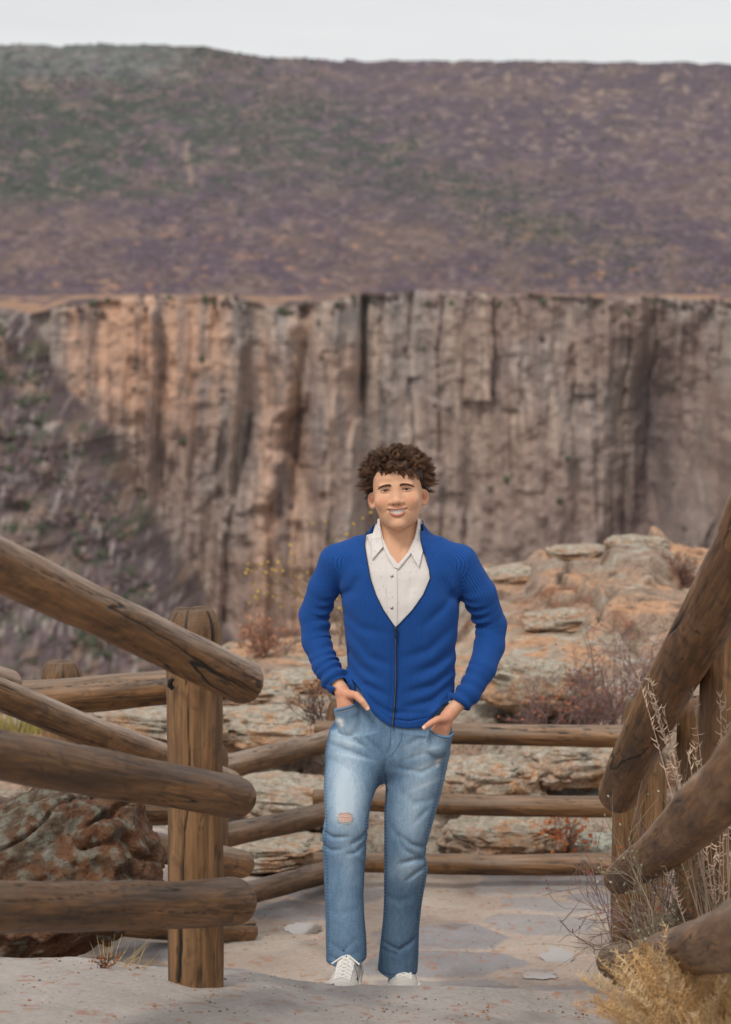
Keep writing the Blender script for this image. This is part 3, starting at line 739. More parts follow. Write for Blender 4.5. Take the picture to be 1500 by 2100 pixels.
# ------------------------------------------------------------------ dry plants
m_twig = m_vcol('dry_twig', .8, 0, 0, None, .2); 
def branchy(tb, p, d, ln, r, depth, col, spread=.6, droop=0, leaves=None, kids=3, seed=0):
    n = 5; pts = [np.array(p, float)]; dd = np.array(d, float)
    for i in range(n):
        dd = dd + np.array([random.gauss(0, .13), random.gauss(0, .13), random.gauss(0, .10) - droop]); dd /= np.linalg.norm(dd)
        pts.append(pts[-1] + dd * ln / n)
    f = .75 + .5 * random.random()
    tb.tube(pts, np.linspace(r, r * .55, n + 1), 4 if depth > 1 else 3, np.array(col) * f)
    if leaves and depth <= 1 and random.random() < leaves[1]:
        q = pts[-1]; a = np.random.RandomState(random.randrange(10 ** 6)).randn(3); a /= np.linalg.norm(a)
        tb.leaf(q, a * leaves[2], leaves[2] * .32, np.cross(a, (0, 0.3, 1)), np.array(leaves[0]) * (.6 + .8 * random.random()))
    if depth == 0: return
    for k_ in range(kids):
        i = random.randint(2, n); a = np.array([random.gauss(0, 1) for _ in range(3)]) * spread
        nd = dd + a; nd /= np.linalg.norm(nd)
        branchy(tb, pts[i], nd, ln * random.uniform(.5, .8), r * .62, depth - 1, col, spread, droop, leaves, kids)
def bush(name, label, base, h, stems, col, depth=3, spread=.55, lean=(0, 0, 0), leaves=None, r=.004, kids=3, cat='shrub', group=None, fan=.6):
    tb = Tubes(); o = np.array(base, float)
    for i in range(stems):
        d = np.array([random.gauss(0, fan), random.gauss(0, fan), 1.0]) + np.array(lean); d /= np.linalg.norm(d)
        branchy(tb, o + np.array([random.gauss(0, .04), random.gauss(0, .04), -.03]) * h * 2, d, h * random.uniform(.35, .6), r, depth, col, spread, 0, leaves, kids)
    ob = tb.build(name, m_twig, origin=o); return tag(ob, label, cat, group)
def tuft(name, label, base, h, n, col, lean=(0, 0), fan=.35, curl=.4, w=.0016, cat='grass', plume=False, rad=.06, group=None):
    tb = Tubes(); o = np.array(base, float)
    for i in range(n):
        a = random.uniform(0, 2 * math.pi); rr_ = rad * math.sqrt(random.random())
        p = o + np.array([math.cos(a) * rr_, math.sin(a) * rr_, -.02])
        d = np.array([math.cos(a) * fan * random.random() + lean[0] + random.gauss(0, .12), math.sin(a) * fan * random.random() + lean[1], 1.0]); d /= np.linalg.norm(d)
        hh = h * random.uniform(.45, 1); pts = [p]; side = np.array([d[0], d[1], 0])
        for k_ in range(6):
            d = d + side * curl * .18 - np.array([0, 0, curl * .10]); d /= np.linalg.norm(d); pts.append(pts[-1] + d * hh / 6)
        c_ = np.array(col[random.randrange(len(col))]) * random.uniform(.75, 1.25)
        tb.tube(pts, np.array([1, 1, .9, .8, .7, .5, .25]) * w, 3, c_)
        if plume:
            for k_ in range(26):
                q = pts[-1] + (pts[-3] - pts[-1]) * random.random(); a2 = np.array([random.gauss(0, 1), random.gauss(0, 1), random.gauss(0, .6) + .8]); a2 /= np.linalg.norm(a2)
                tb.tube([q, q + a2 * .012, q + a2 * .02 + (0, 0, .004)], [w * .9, w * .7, w * .2], 3, c_ * 1.1)
    ob = tb.build(name, m_twig, origin=o); return tag(ob, label, cat, group)

twig = srgb(160, 136, 130); twig2 = srgb(112, 88, 80); redl = srgb(176, 84, 46); gold = [srgb(216, 178, 128), srgb(200, 160, 108), srgb(226, 198, 156)]
def gp(px, D, lift=0): 
    x = (px - 750) / F * D; return np.array([x, D, float(ground_z(np.array(x), np.array(D))) + lift])
tuft('dry_grass', 'golden dry grass tuft in the lower right corner in front of the rail', gp(1458, 5.9, .0), .33, 420, gold, lean=(-.10, 0), fan=.7, curl=.6, w=.0011, rad=.09, plume=True)
tuft('dry_grass', 'low golden tuft at the very bottom right edge', gp(1490, 5.5, 0), .17, 420, gold, lean=(-.1, 0), fan=1.0, curl=.6, w=.0012, rad=.08)
tuft('dry_grass', 'upright straw stalks growing between the right fence posts', gp(1386, 8.75, 0), .80, 90, gold, lean=(.0, 0), fan=.06, curl=.12, w=.0016, rad=.05)
bush('bare_shrub', 'leafless twiggy shrub with a few red leaves caught in the right fence', gp(1410, 8.4, 0), .72, 12, twig, 3, .42, (.03, -.05, 0), (redl, .06, .018), .0050, 3, fan=.14)
bush('bare_shrub', 'low bare twigs around the base of the right fence posts', gp(1385, 8.5, 0), .34, 5, twig, 3, .5, (.12, -.1, 0), (redl, .04, .018), .0034, 3, fan=.2)
bush('bare_shrub', 'red leaved bare shrub at the right edge behind the thick rails', gp(1500, 7.4, 0), .75, 10, twig2, 3, .6, (-.05, 0, 0), (redl, .12, .018), .0045, 3, fan=.25)
tuft('plume_grass', 'pale feathery dry plume grass above the thick rail on the right edge', gp(1512, 6.75, 0), 1.14, 34, [srgb(206, 180, 160), srgb(196, 172, 150)], lean=(-.05, 0), fan=.09, curl=.26, w=.0024, plume=True, rad=.05)
bush('sagebrush', 'grey green sagebrush sprig beside the pale plume grass', gp(1486, 7.0, 0), .80, 7, srgb(150, 136, 116), 3, .35, (-.03, 0, 0), (srgb(150, 148, 124), .6, .011), .004, 4, fan=.12)
tuft('sagebrush', 'grey green sage tuft low between the right posts', gp(1425, 8.2, 0), .30, 80, [srgb(140, 140, 112), srgb(160, 152, 124)], fan=.3, curl=.3, w=.002, plume=True, rad=.05, cat='shrub')
tuft('dry_grass', 'wispy blond grass stems beside the base of the tall left post', gp(215, 6.75, 0), .13, 26, [srgb(190, 168, 120)], lean=(.2, 0), fan=.9, curl=.4, w=.0011, rad=.04)
tuft('dry_grass', 'single thin blond grass stems just left of the tall post base', gp(272, 6.75, 0), .12, 7, [srgb(190, 160, 110)], lean=(.5, 0), fan=.5, curl=.3, w=.001, rad=.02)
bush('bare_shrub', 'tiny dark dead twig clump at the lip of the slab on the left', gp(200, 6.7, 0), .06, 8, srgb(90, 70, 58), 2, .8, (0, 0, 0), (srgb(150, 92, 60), .4, .012), .0016, 3)

def op(px, py, D0=12.4): 
    return on_outcrop(px, py, D0)
bush('bare_shrub', 'dry tan leafless shrub on the skyline between the tall left post and the sleeve', op(535, 1345, 15), .36, 22, srgb(156, 120, 100), 3, .6, (0, 0, 0), (srgb(168, 122, 98), .35, .03), .006, 3)
bush('bare_shrub', 'dark brown leafless shrub at the top right of the outcrop', P(1375, 1205, 17.6), .33, 26, srgb(112, 84, 74), 3, .6, (0, 0, 0), None, .006, 3)
for i, (px, py, h, lab) in enumerate([(1180, 1500, .5, 'tangled bare shrub above the far rail near its middle'), (1250, 1480, .62, 'tallest tangled bare shrub left of the right rail'), (1290, 1500, .5, 'tangled bare shrub right beside the far right post'), (1110, 1500, .32, 'small tangled bare shrub by the elbow')]):
    bush('bare_shrub', lab, P(px, py, 12.9), h, 12, srgb(128, 102, 98), 3, .6, (0, 0, 0), (srgb(160, 96, 70), .12, .022), .0045, 3)
bush('bare_shrub', 'dark bare shrub beside the hip in front of the far left post', P(668, 1490, 12.3), .3, 16, srgb(92, 72, 66), 3, .6, (-.2, 0, 0), None, .004, 3)
bush('bare_shrub', 'low orange leaved shrub behind the lowest far rails', P(1120, 1800, 11.95), .22, 12, srgb(110, 84, 72), 2, .8, (0, 0, 0), (srgb(196, 116, 66), .8, .028), .003, 4)
bush('bare_shrub', 'low russet leaved shrub behind the lowest rails near the right posts', P(1150, 1740, 12.0), .25, 12, srgb(120, 92, 80), 2, .8, (0, 0, 0), (srgb(186, 106, 60), .7, .028), .003, 4)
yl = srgb(176, 146, 74)
bush('yellow_shrub', 'yellow leaved shrub standing on the outcrop behind the man shoulder', P(718, 1310, 17.3), .82, 9, srgb(120, 100, 76), 3, .4, (0, 0, 0), (yl, .6, .032), .005, 3, fan=.22)
tuft('dry_grass', 'yellow green grass at the left edge behind the rails', P(30, 1500, 15.5), .22, 200, [srgb(168, 156, 92), srgb(150, 140, 80)], fan=.8, w=.004, rad=.25)

# fallen leaves, countless
tb = Tubes()
for i in range(900):
    if i < 380:
        px, D = random.uniform(540, 1330), random.uniform(8.8, 11.6); b_ = gp(px, D, .014)
    else:
        px, D = random.uniform(450, 1300), random.uniform(11.95, 13.4); x_ = (px - 750) / F * D
        b_ = np.array([x_, D, float(outcrop_z(np.array(x_), np.array(D))) + .01])
    a = random.uniform(0, 6.28); s_ = random.uniform(.006, .016) * (1 if i < 380 else 1.7)
    tb.leaf(b_, (math.cos(a) * s_, math.sin(a) * s_, .2 * s_), s_ * .35, (0, 0, 1), np.array(random.choice([srgb(186, 112, 66), srgb(150, 90, 58), srgb(200, 140, 86), srgb(110, 74, 56)])))
tag(tb.build('fallen_leaves', m_twig), 'scattered small brown and orange fallen leaves on path and rocks', 'leaves', kind='stuff')
# grit on the near slabs
tb_p = []; 
n = 1800
px = rng.rand(n) * 1600 - 50; D = 5.2 + rng.rand(n) * 1.9; x = (px - 750) / F * D
pos = np.stack([x, D, ground_z(x, D) + .001], -1)
cc = np.where((rng.rand(n) < .5)[:, None], srgb(150, 108, 80)[None], srgb(130, 120, 112)[None]) * (.7 + .5 * rng.rand(n, 1))
tag(blobs('gravel', pos, .0015 + .004 * rng.rand(n) ** 2, cc, m_shrub, .6), 'scattered grit and small pebbles on the foreground slab', 'gravel', kind='stuff')

# ------------------------------------------------------------------ thin autumn haze over the canyon
hz = bpy.data.materials.new('air'); hz.use_nodes = True; hz.node_tree.nodes.clear()
_o = hz.node_tree.nodes.new('ShaderNodeOutputMaterial'); _v = hz.node_tree.nodes.new('ShaderNodeVolumePrincipled')
_v.inputs['Color'].default_value = (.86, .88, .92, 1); _v.inputs['Density'].default_value = HAZE; _v.inputs['Anisotropy'].default_value = .2
hz.node_tree.links.new(_v.outputs[0], _o.inputs['Volume'])
x0, x1, y0, y1, z0, z1 = -3600, 3600, -60, 3700, -190, 460
Vb = np.array([(x, y, z) for x in (x0, x1) for y in (y0, y1) for z in (z0, z1)], float)
Fb = np.array([(0, 1, 3, 2), (4, 6, 7, 5), (0, 4, 5, 1), (2, 3, 7, 6), (0, 2, 6, 4), (1, 5, 7, 3)])
ho = mesh_obj('haze', Vb, Fb, hz, smooth=False); ho['kind'] = 'stuff'
# ------------------------------------------------------------------ the walking man
try:
    import openvdb as vdb
except ImportError:
    import pyopenvdb as vdb

PD = 7.8
def W(px, py, dy=0.0): return P(px, py, PD + dy)
def smin(a, b, k):
    h = np.clip(.5 + .5 * (b - a) / k, 0, 1)
    return b * (1 - h) + a * h - k * h * (1 - h)
def smax(a, b, k): return -smin(-a, -b, k)

from concurrent.futures import ThreadPoolExecutor
def sdf_mesh(f, lo, hi, h, B=16, slack=.2):
    lo = np.array(lo, float); n = np.ceil((np.array(hi) - lo) / h / B).astype(int)
    idx = np.stack(np.meshgrid(*[np.arange(k) for k in n], indexing='ij'), -1).reshape(-1, 3)
    cen = lo + (idx + .5) * B * h
    d = f(cen); R = B * h * .87 * (1.1 + slack) + 4 * h + .003
    keep = np.abs(d) < R
    g = vdb.FloatGrid(3.0)
    neg = np.full((B, B, B), -3.0, np.float32)
    for i in idx[(~keep) & (d < 0)]: g.copyFromArray(neg, ijk=tuple(int(q) for q in i * B))
    loc = np.stack(np.meshgrid(*[np.arange(B)] * 3, indexing='ij'), -1).reshape(-1, 3)
    ks = idx[keep]
    def job(s):
        kk = ks[s:s + 24]; pts = lo + (kk[:, None, :] * B + loc[None]) * h
        return kk, np.clip(f(pts.reshape(-1, 3)) / h, -3, 3).astype(np.float32).reshape(len(kk), B, B, B)
    with ThreadPoolExecutor(4) as ex: res = list(ex.map(job, range(0, len(ks), 24)))
    for kk, v in res:
        for q, i in enumerate(kk): g.copyFromArray(np.ascontiguousarray(v[q]), ijk=tuple(int(a) for a in i * B))
    p, quads = g.convertToQuads(0.0)
    V = p.astype(np.float64) * h + lo; Q = quads.astype(np.int64)
    a, b_, c_ = V[Q[:, 0]], V[Q[:, 1]], V[Q[:, 2]]; e_ = V[Q[:, 3]]
    vol = (np.einsum('ij,ij->i', a - lo, np.cross(b_ - lo, c_ - lo)) + np.einsum('ij,ij->i', a - lo, np.cross(c_ - lo, e_ - lo))).sum()
    if vol < 0: Q = Q[:, ::-1]
    return V, Q

class Loft:
    """stack of super-ellipses along z. rows: (py, left px, right px, dy of the axis, front half depth, back half depth)"""
    def __init__(s, rows, p=2.3):
        z = []; cx = []; a = []; cy = []; bf = []; bb = []
        for py, l, r, dy, f, b in rows:
            A = W(l, py, dy); Bq = W(r, py, dy)
            z.append(A[2]); cx.append((A[0] + Bq[0]) / 2); a.append((Bq[0] - A[0]) / 2); cy.append(PD + dy); bf.append(f); bb.append(b)
        o = np.argsort(z); s.z = np.array(z)[o]
        s.t = [np.array(q)[o] for q in (cx, a, cy, bf, bb)]; s.p = p
        # smooth resample
        zz = np.linspace(s.z[0], s.z[-1], 160); w = np.exp(-.5 * (np.arange(-6, 7) / 2.6) ** 2); w /= w.sum()
        s.t = [np.convolve(np.pad(np.interp(zz, s.z, q), 6, mode='edge'), w, 'valid') for q in s.t]; s.z = zz
    def __call__(s, X):
        cx, a, cy, bf, bb = [np.interp(X[:, 2], s.z, q) for q in s.t]
        x = X[:, 0] - cx; y = X[:, 1] - cy; b = np.where(y < 0, bf, bb)
        u = np.abs(x) / a; v = np.abs(y) / b
        k = (u ** s.p + v ** s.p) ** (1 / s.p)
        # distance scale: blend of half axes in the direction of the point
        sc = (a * u + b * v) / (u + v + 1e-6)
        d = (k - 1) * sc * .9
        dz = np.maximum(X[:, 2] - s.z[-1], s.z[0] - X[:, 2])
        return np.maximum(d, dz)

def chain(X, pts, rad, k=None):
    """tapered capsule chain"""
    d = np.full(len(X), 9.0)
    for i in range(len(pts) - 1):
        a, b = np.asarray(pts[i]), np.asarray(pts[i + 1]); ab = b - a
        t = np.clip(((X - a) @ ab) / (ab @ ab), 0, 1)
        dd = np.linalg.norm(X - a - t[:, None] * ab, axis=1) - (rad[i] * (1 - t) + rad[i + 1] * t)
        d = np.minimum(d, dd) if k is None else smin(d, dd, k)
    return d
def chain_param(X, pts):
    best = np.full(len(X), 9.0); S = np.zeros(len(X)); acc = 0; side = np.zeros((len(X), 3))
    for i in range(len(pts) - 1):
        a, b = np.asarray(pts[i]), np.asarray(pts[i + 1]); ab = b - a; L_ = np.linalg.norm(ab)
        t = np.clip(((X - a) @ ab) / (ab @ ab), 0, 1); q = X - a - t[:, None] * ab; dd = np.linalg.norm(q, axis=1)
        m = dd < best; best = np.where(m, dd, best); S = np.where(m, acc + t * L_, S); side = np.where(m[:, None], q, side); acc += L_
    return S, side
def ell(X, c, r):
    r = np.asarray(r, float); q = (X - np.asarray(c)) / r
    k = np.linalg.norm(q, axis=1); return (k - 1) * r.min() if False else k * (k - 1) / (np.linalg.norm(q / r, axis=1) + 1e-9)

def xz(px, py, D=7.70):
    p = P(px, py, D); return np.array([p[0], p[2]])
def poly2(X, pts, D=7.70):
    """signed distance in the x-z plane to a polygon given in measuring pixels; negative inside"""
    v = np.array([xz(a, b, D) for a, b in pts]); p = X[:, [0, 2]]
    d = np.full(len(p), 99.); s = np.ones(len(p))
    n = len(v)
    for i in range(n):
        a = v[i]; b = v[i - 1]; e = b - a; w = p - a
        t = np.clip((w @ e) / (e @ e), 0, 1); q = w - t[:, None] * e; d = np.minimum(d, (q * q).sum(1))
        c1 = p[:, 1] >= a[1]; c2 = p[:, 1] < b[1]; c3 = e[0] * w[:, 1] > e[1] * w[:, 0]
        f = (c1 & c2 & c3) | (~c1 & ~c2 & ~c3); s = np.where(f, -s, s)
    return s * np.sqrt(d)
def strokes(X, st, D=7.70):
    """sum of crease strokes: (list of px points, width px, amplitude m) ; + is a valley"""
    r = np.zeros(len(X)); p = X[:, [0, 2]]
    for pts, w, A in st:
        v = [xz(a, b, D) for a, b in pts]; d = np.full(len(p), 9.); tt = np.zeros(len(p)); n = len(v) - 1
        for i in range(n):
            e = v[i + 1] - v[i]; q = p - v[i]; t = np.clip((q @ e) / (e @ e), 0, 1); dd = np.linalg.norm(q - t[:, None] * e, axis=1)
            m = dd < d; d = np.where(m, dd, d); tt = np.where(m, (i + t) / n, tt)
        w = w * PD / F
        r += A * np.exp(-(d / w) ** 2) * np.sin(np.pi * np.clip(tt * .9 + .05, 0, 1)) ** .6
    return r
def front_y(f, x, z, y0=7.45, y1=7.95, n=150):
    x = np.atleast_1d(x); z = np.atleast_1d(z); ys = np.linspace(y0, y1, n)
    X = np.stack([np.repeat(x, n), np.tile(ys, len(x)), np.repeat(z, n)], -1)
    d = f(X).reshape(len(x), n); inside = d < 0
    k = np.argmax(inside, 1); k = np.where(inside.any(1), np.maximum(k, 1), n // 2)
    i = np.arange(len(x)); d0, d1 = d[i, k - 1], d[i, k]; t = np.clip(d0 / (d0 - d1 + 1e-9), 0, 1)
    return ys[k - 1] + t * (ys[1] - ys[0])
def on_surf(f, pts, D=7.70, lift=.0, sub=6, **k):
    v = np.array([xz(a, b, D) for a, b in pts]); n = len(v)
    t = np.linspace(0, n - 1, (n - 1) * sub + 1); x = np.interp(t, np.arange(n), v[:, 0]); z = np.interp(t, np.arange(n), v[:, 1])
    return np.stack([x, front_y(f, x, z, **k) - lift, z], -1)

# ---------------- head frame, millimetres: x right, z up from the eye line, f towards the viewer
TILT = math.radians(4.0); HP = math.radians(3)
HO = W(815.5, 1003.0, 0.0)
hr = np.array([math.cos(TILT), 0, math.sin(TILT)]); hu0 = np.array([-math.sin(TILT), 0, math.cos(TILT)]); hf0 = np.array([0, -1.0, 0])
hu = hu0 * math.cos(HP) - hf0 * math.sin(HP); hf = hf0 * math.cos(HP) + hu0 * math.sin(HP)
YW = math.radians(4.0); hr, hf = hr * math.cos(YW) + hf * math.sin(YW), hf * math.cos(YW) - hr * math.sin(YW)
def toH(X): q = (X - HO) * 1000; return np.stack([q @ hr, q @ hu, q @ hf], -1)
def fromH(x, z, f): return HO + (np.multiply.outer(x, hr) + np.multiply.outer(z, hu) + np.multiply.outer(f, hf)) / 1000

HR = np.array([  # z, half width, front, back
    (-129, 8, 66, 20), (-126, 24, 76, 15), (-118, 40, 82, 12), (-106, 51, 85, 18), (-92, 61, 87, 30), (-78, 67, 88, 45), (-62, 72, 89, 58), (-35, 76, 88, 72),
    (-10, 78, 87, 86), (10, 78.5, 89, 93), (40, 78, 90, 96), (70, 73, 80, 91), (92, 60, 62, 78), (106, 44, 44, 56), (114, 28, 26, 34), (118, 8, 8, 10)], float)
_zz = np.linspace(-131, 118, 200); _w = np.exp(-.5 * (np.arange(-5, 6) / 2.2) ** 2); _w /= _w.sum()
HRs = [np.convolve(np.pad(np.interp(_zz, HR[:, 0], HR[:, i]), 5, mode='edge'), _w, 'valid') for i in (1, 2, 3)]
def el(q, c, r):
    r = np.asarray(r, float); v = (q - np.asarray(c, float)) / r; k = np.linalg.norm(v, axis=1)
    return k * (k - 1) / (np.linalg.norm(v / r, axis=1) + 1e-9)
def cap2(q, a, b, ra, rb):
    a, b = np.array(a, float), np.array(b, float); ab = b - a; t = np.clip(((q - a) @ ab) / (ab @ ab), 0, 1)
    return np.linalg.norm(q - a - t[:, None] * ab, axis=1) - (ra * (1 - t) + rb * t)
def mouth_top(x): return -63.0 + 3.2 * (x / 31) ** 2 - .6 * np.exp(-(x / 5) ** 2)
def mouth_bot(x): return -63.0 - 15.0 * np.clip(1 - (x / 31.5) ** 2, 0, 1) ** .9 + 3.0 * (x / 31) ** 2
EYE = [(-34.0, 0.2), (34.0, 0.2)]
def head_h(q):
    x, z, f = q[:, 0], q[:, 1], q[:, 2]; ax = np.abs(x)
    a, fr, bk = [np.interp(z, _zz, t) for t in HRs]
    b = np.where(f > 0, fr, bk + 8); u = ax / a; v = np.abs(f) / b; p = np.where(f > 0, 2.35, 2.1)
    k = (u ** p + v ** p) ** (1 / p); d = (k - 1) * (a * u + b * v) / (u + v + 1e-6) * .92
    d = np.maximum(d, np.maximum(z - 118, -131 - z))
    m = np.stack([ax, z, f], -1)
    d = smin(d, el(m, (0, -110, 72), (19, 14, 17)), 14)                      # chin
    d = smax(d, -el(m, (33, -1, 101), (24, 14, 16)), 12)                     # eye sockets
    d = smin(d, el(m, (28, 15.5, 77), (27, 6, 10)), 10)                      # brow ridge
    d = smin(d, el(m, (43, -35, 62), (26, 21, 22)), 24)                      # lifted cheeks
    d = smin(d, cap2(m, (0, 8, 79), (0, -33, 93.5), 9.0, 11.0), 20)             # nose bridge
    d = smin(d, el(m, (0, -36.5, 98), (12.5, 9, 11)), 10)                    # nose tip
    d = smin(d, el(m, (15.5, -40, 89), (7.6, 7.0, 10)), 7)                   # wings
    d = smax(d, -el(m, (7.4, -46.5, 96), (5.0, 3.0, 7)), 2)                    # nostrils
    d = smin(d, el(m, (34, -.3, 72.5), (16.5, 12.0, 13.5)), 4)               # lids over the eyeball
    # crease of the lid and the smile fold
    ex = m[:, 0] - 34
    d = d + 1.3 * np.exp(-((z - (7.2 - .012 * ex ** 2)) / 1.5) ** 2) * np.exp(-(ex / 15) ** 4) * (f > 60)
    d = d + 1.0 * np.exp(-((z - (-9.5 + .014 * ex ** 2)) / 2.0) ** 2) * np.exp(-(ex / 14) ** 4) * (f > 60)
    fold = np.abs((ax - (21 + (-44 - z) * .62)))
    d = d + 2.3 * np.exp(-(fold / 3.2) ** 2) * sstep(-40, -48, z) * sstep(-76, -66, z) * (f > 50)
    # muzzle and lips
    d = smin(d, el(m, (0, -68, 66), (33, 22, 22)), 14)
    zt, zb = mouth_top(x), mouth_bot(x)
    inx = sstep(33, 29, ax)
    ul = np.exp(-((z - (zt + 3.0)) / 3.2) ** 2) * inx; ll = np.exp(-((z - (zb - 3.8)) / 3.8) ** 2) * sstep(30, 18, ax)
    d = d - 2.6 * ul * (f > 50) - 3.4 * ll * (f > 50)
    d = d + 1.6 * np.exp(-((z - (zb - 13)) / 5) ** 2) * np.exp(-(x / 20) ** 2) * (f > 50)
    op_ = np.maximum(np.maximum(z - zt, zb - z), (ax - 31)) 
    op_ = np.maximum(op_, 66 - f)
    d = smax(d, -op_, 1.2)
    # eye slits
    sl = np.maximum(z - (3.3 - .015 * ex ** 2 + .4), (-3.1 + .013 * ex ** 2) - z); sl = np.maximum(sl, np.abs(ex) - 14.0); sl = np.maximum(sl, 74 - f)
    d = smax(d, -sl, .8)
    # ears
    e1 = np.array([.80, 0, -.60]); e2 = np.array([.10, 1, 0]); e2 /= np.linalg.norm(e2); e3 = np.array([.60, 0, .80])
    w = m - np.array([84, -32, -4.]); le = np.stack([w @ e1, w @ e2, w @ e3], -1)
    wd = 18 + 3 * sstep(-20, 20, le[:, 1])
    ear = el(le, (0, 0, 0), (1, 1, 1)) * 0 + (np.sqrt((le[:, 0] / wd) ** 2 + (le[:, 1] / 27) ** 2 + (le[:, 2] / 5.5) ** 2) - 1) * 7
    ear = smax(ear, -(np.sqrt(((le[:, 0] + 2) / (wd * .70)) ** 2 + ((le[:, 1] - 2) / 20) ** 2 + ((le[:, 2] - 5.5) / 7.5) ** 2) - 1) * 7, 1.6)
    ear = smin(ear, np.sqrt(((le[:, 0] - 1) / 5) ** 2 + ((le[:, 1] - 4) / 13) ** 2 + (le[:, 2] / 4) ** 2) * 4 - 4, 2)
    return smin(d, ear, 4)

# ---------------- arms and hands (world)
SR = 1 / F
def wp(l): return [W(*q[:3]) for q in l]
def wr(l): return [q[3] * (PD + q[2]) / F for q in l]
armA = [(690, 1150, .03, 35), (664, 1205, .05, 33), (645, 1262, .07, 33), (649, 1315, .05, 31), (669, 1366, .0, 29), (690, 1400, -.035, 25), (700, 1415, -.05, 22)]
armB = [(944, 1152, .03, 37), (983, 1218, .05, 37), (1008, 1282, .08, 33), (1004, 1325, .06, 33), (989, 1372, .0, 30), (962, 1421, -.045, 26), (925, 1461, -.075, 21)]
def hand(X, wrist, kn, side, thumb, fingers, wpx, th=True):
    """wrist point, knuckle centre, side vector (towards the thumb), thumb chain, finger chains"""
    d = chain(X, [wrist, (wrist * .4 + kn * .6)], [wpx * .72, wpx * .8])
    for t in (-.72, -.26, .24, .66):
        k_ = kn + side * t * wpx * 1.12
        d = smin(d, chain(X, [wrist + side * t * wpx * .45, k_], [wpx * .46, .0125]), .012)
    for c, r in fingers: d = smin(d, chain(X, c, r), .004)
    if th: d = smin(d, chain(X, thumb[0], thumb[1]), .008)
    return d
def fingers_from(kn, side, down, wpx, ln):
    out = []
    for t, l_ in zip((-.78, -.28, .24, .74), ln):
        k_ = kn + side * t * wpx * 1.12
        a = k_ + down * .034 * l_ ; b = a + (down + np.array([0, .25, 0])) * .024 * l_; c = b + (down + np.array([0, .5, 0])) * .018 * l_
        out.append(([k_, a, b, c], [.0100, .0092, .0085, .0075]))
    return out
# his right hand (left in the picture): back of the hand, thumb hooked outside the pocket
wA = W(703, 1420, -.058); kA = W(713, 1462, -.072); sA = np.array([.96, -.22, .16]); sA /= np.linalg.norm(sA)
fA = fingers_from(kA, sA, np.array([.12, 0, -1.0]), .026, (.8, .95, 1, .95))
thA = ([W(715, 1424, -.072), W(731, 1426, -.105), W(744, 1439, -.122), W(753.5, 1452, -.125)], [.0160, .0125, .0108, .0088])
# his left hand
wB = W(917, 1470, -.085); kB = W(902, 1503, -.095); sB = np.array([-.86, -.28, .42]); sB /= np.linalg.norm(sB)
fB = fingers_from(kB, sB, np.array([-.25, .1, -1.0]), .025, (.8, .95, 1, .95))
thB = ([W(911, 1474, -.105), W(897, 1476, -.125), W(884, 1483, -.135), W(871, 1492, -.138)], [.0150, .0120, .0108, .0086])
def handA(X, th=True): return hand(X, wA, kA, sA, thA, fA, .026, th)
def handB(X, th=True): return hand(X, wB, kB, sB, thB, fB, .025, th)
BA_lo, BA_hi = np.array([-.20, 7.5, -1.62]) , None
def near(X, c, r): return np.linalg.norm(X - c, axis=1) < r

# ---------------- torso, neck, legs under the clothes
torso = Loft([(1105, 735, 900, .03, .050, .065), (1118, 712, 925, .03, .075, .085), (1132, 694, 942, .03, .090, .10), (1170, 690, 950, .03, .112, .115), (1230, 697, 947, .025, .122, .115), (1290, 704, 941, .02, .118, .11),
              (1340, 707, 938, .015, .112, .105), (1380, 708, 937, .01, .110, .105), (1420, 706, 934, .01, .112, .112), (1460, 700, 930, .01, .118, .12), (1520, 698, 930, .01, .118, .12)], 2.35)
neckrows = Loft([(1040, 780, 858, .035, .055, .060), (1075, 778, 859, .03, .056, .062), (1100, 775, 861, .025, .058, .068), (1125, 764, 872, .02, .062, .08), (1150, 735, 900, .02, .07, .09), (1185, 715, 920, .02, .08, .09)], 2.1)
pelvis = Loft([(1392, 720, 904, .015, .082, .100), (1420, 706, 916, .015, .090, .108), (1450, 699, 922, .015, .108, .12), (1480, 686, 923, .015, .112, .125), (1512, 677, 921, .012, .112, .13), (1545, 671, 919, .01, .108, .125), (1575, 690, 900, .01, .09, .11), (1600, 720, 860, .01, .05, .08)], 2.5)
legA = Loft([(1500, 681, 790, -.01, .090, .10), (1545, 671, 795, -.02, .092, .10), (1575, 666, 785, -.035, .092, .095), (1613, 664, 773, -.055, .090, .088), (1650, 665, 760, -.08, .084, .082), (1680, 667, 756, -.10, .078, .078), (1700, 661, 757, -.105, .074, .078), (1725, 661, 752, -.105, .068, .078),
             (1768, 664, 749, -.11, .062, .078), (1833, 666, 746, -.125, .060, .075), (1880, 668, 748, -.14, .062, .074), (1930, 669, 752, -.155, .066, .076), (1984, 669.5, 753, -.17, .075, .078), (2000, 669.5, 753.5, -.17, .075, .078)], 2.3)
legB = Loft([(1500, 795, 921, .0, .092, .10), (1545, 792, 919, .0, .092, .10), (1581, 791, 916, -.005, .090, .095), (1639, 789, 902, -.01, .082, .088), (1671, 788, 893, -.015, .080, .084), (1717, 788, 880, -.015, .076, .08), (1745, 788, 873, -.01, .073, .08), (1781, 788, 878.5, .0, .070, .078),
             (1817, 788, 872, .015, .062, .076), (1866, 787, 864, .035, .060, .074), (1898, 784, 860, .045, .060, .074), (1963, 777, 859, .07, .066, .075), (2004, 773, 855, .08, .072, .077), (2020, 773, 855, .08, .072, .077)], 2.3)

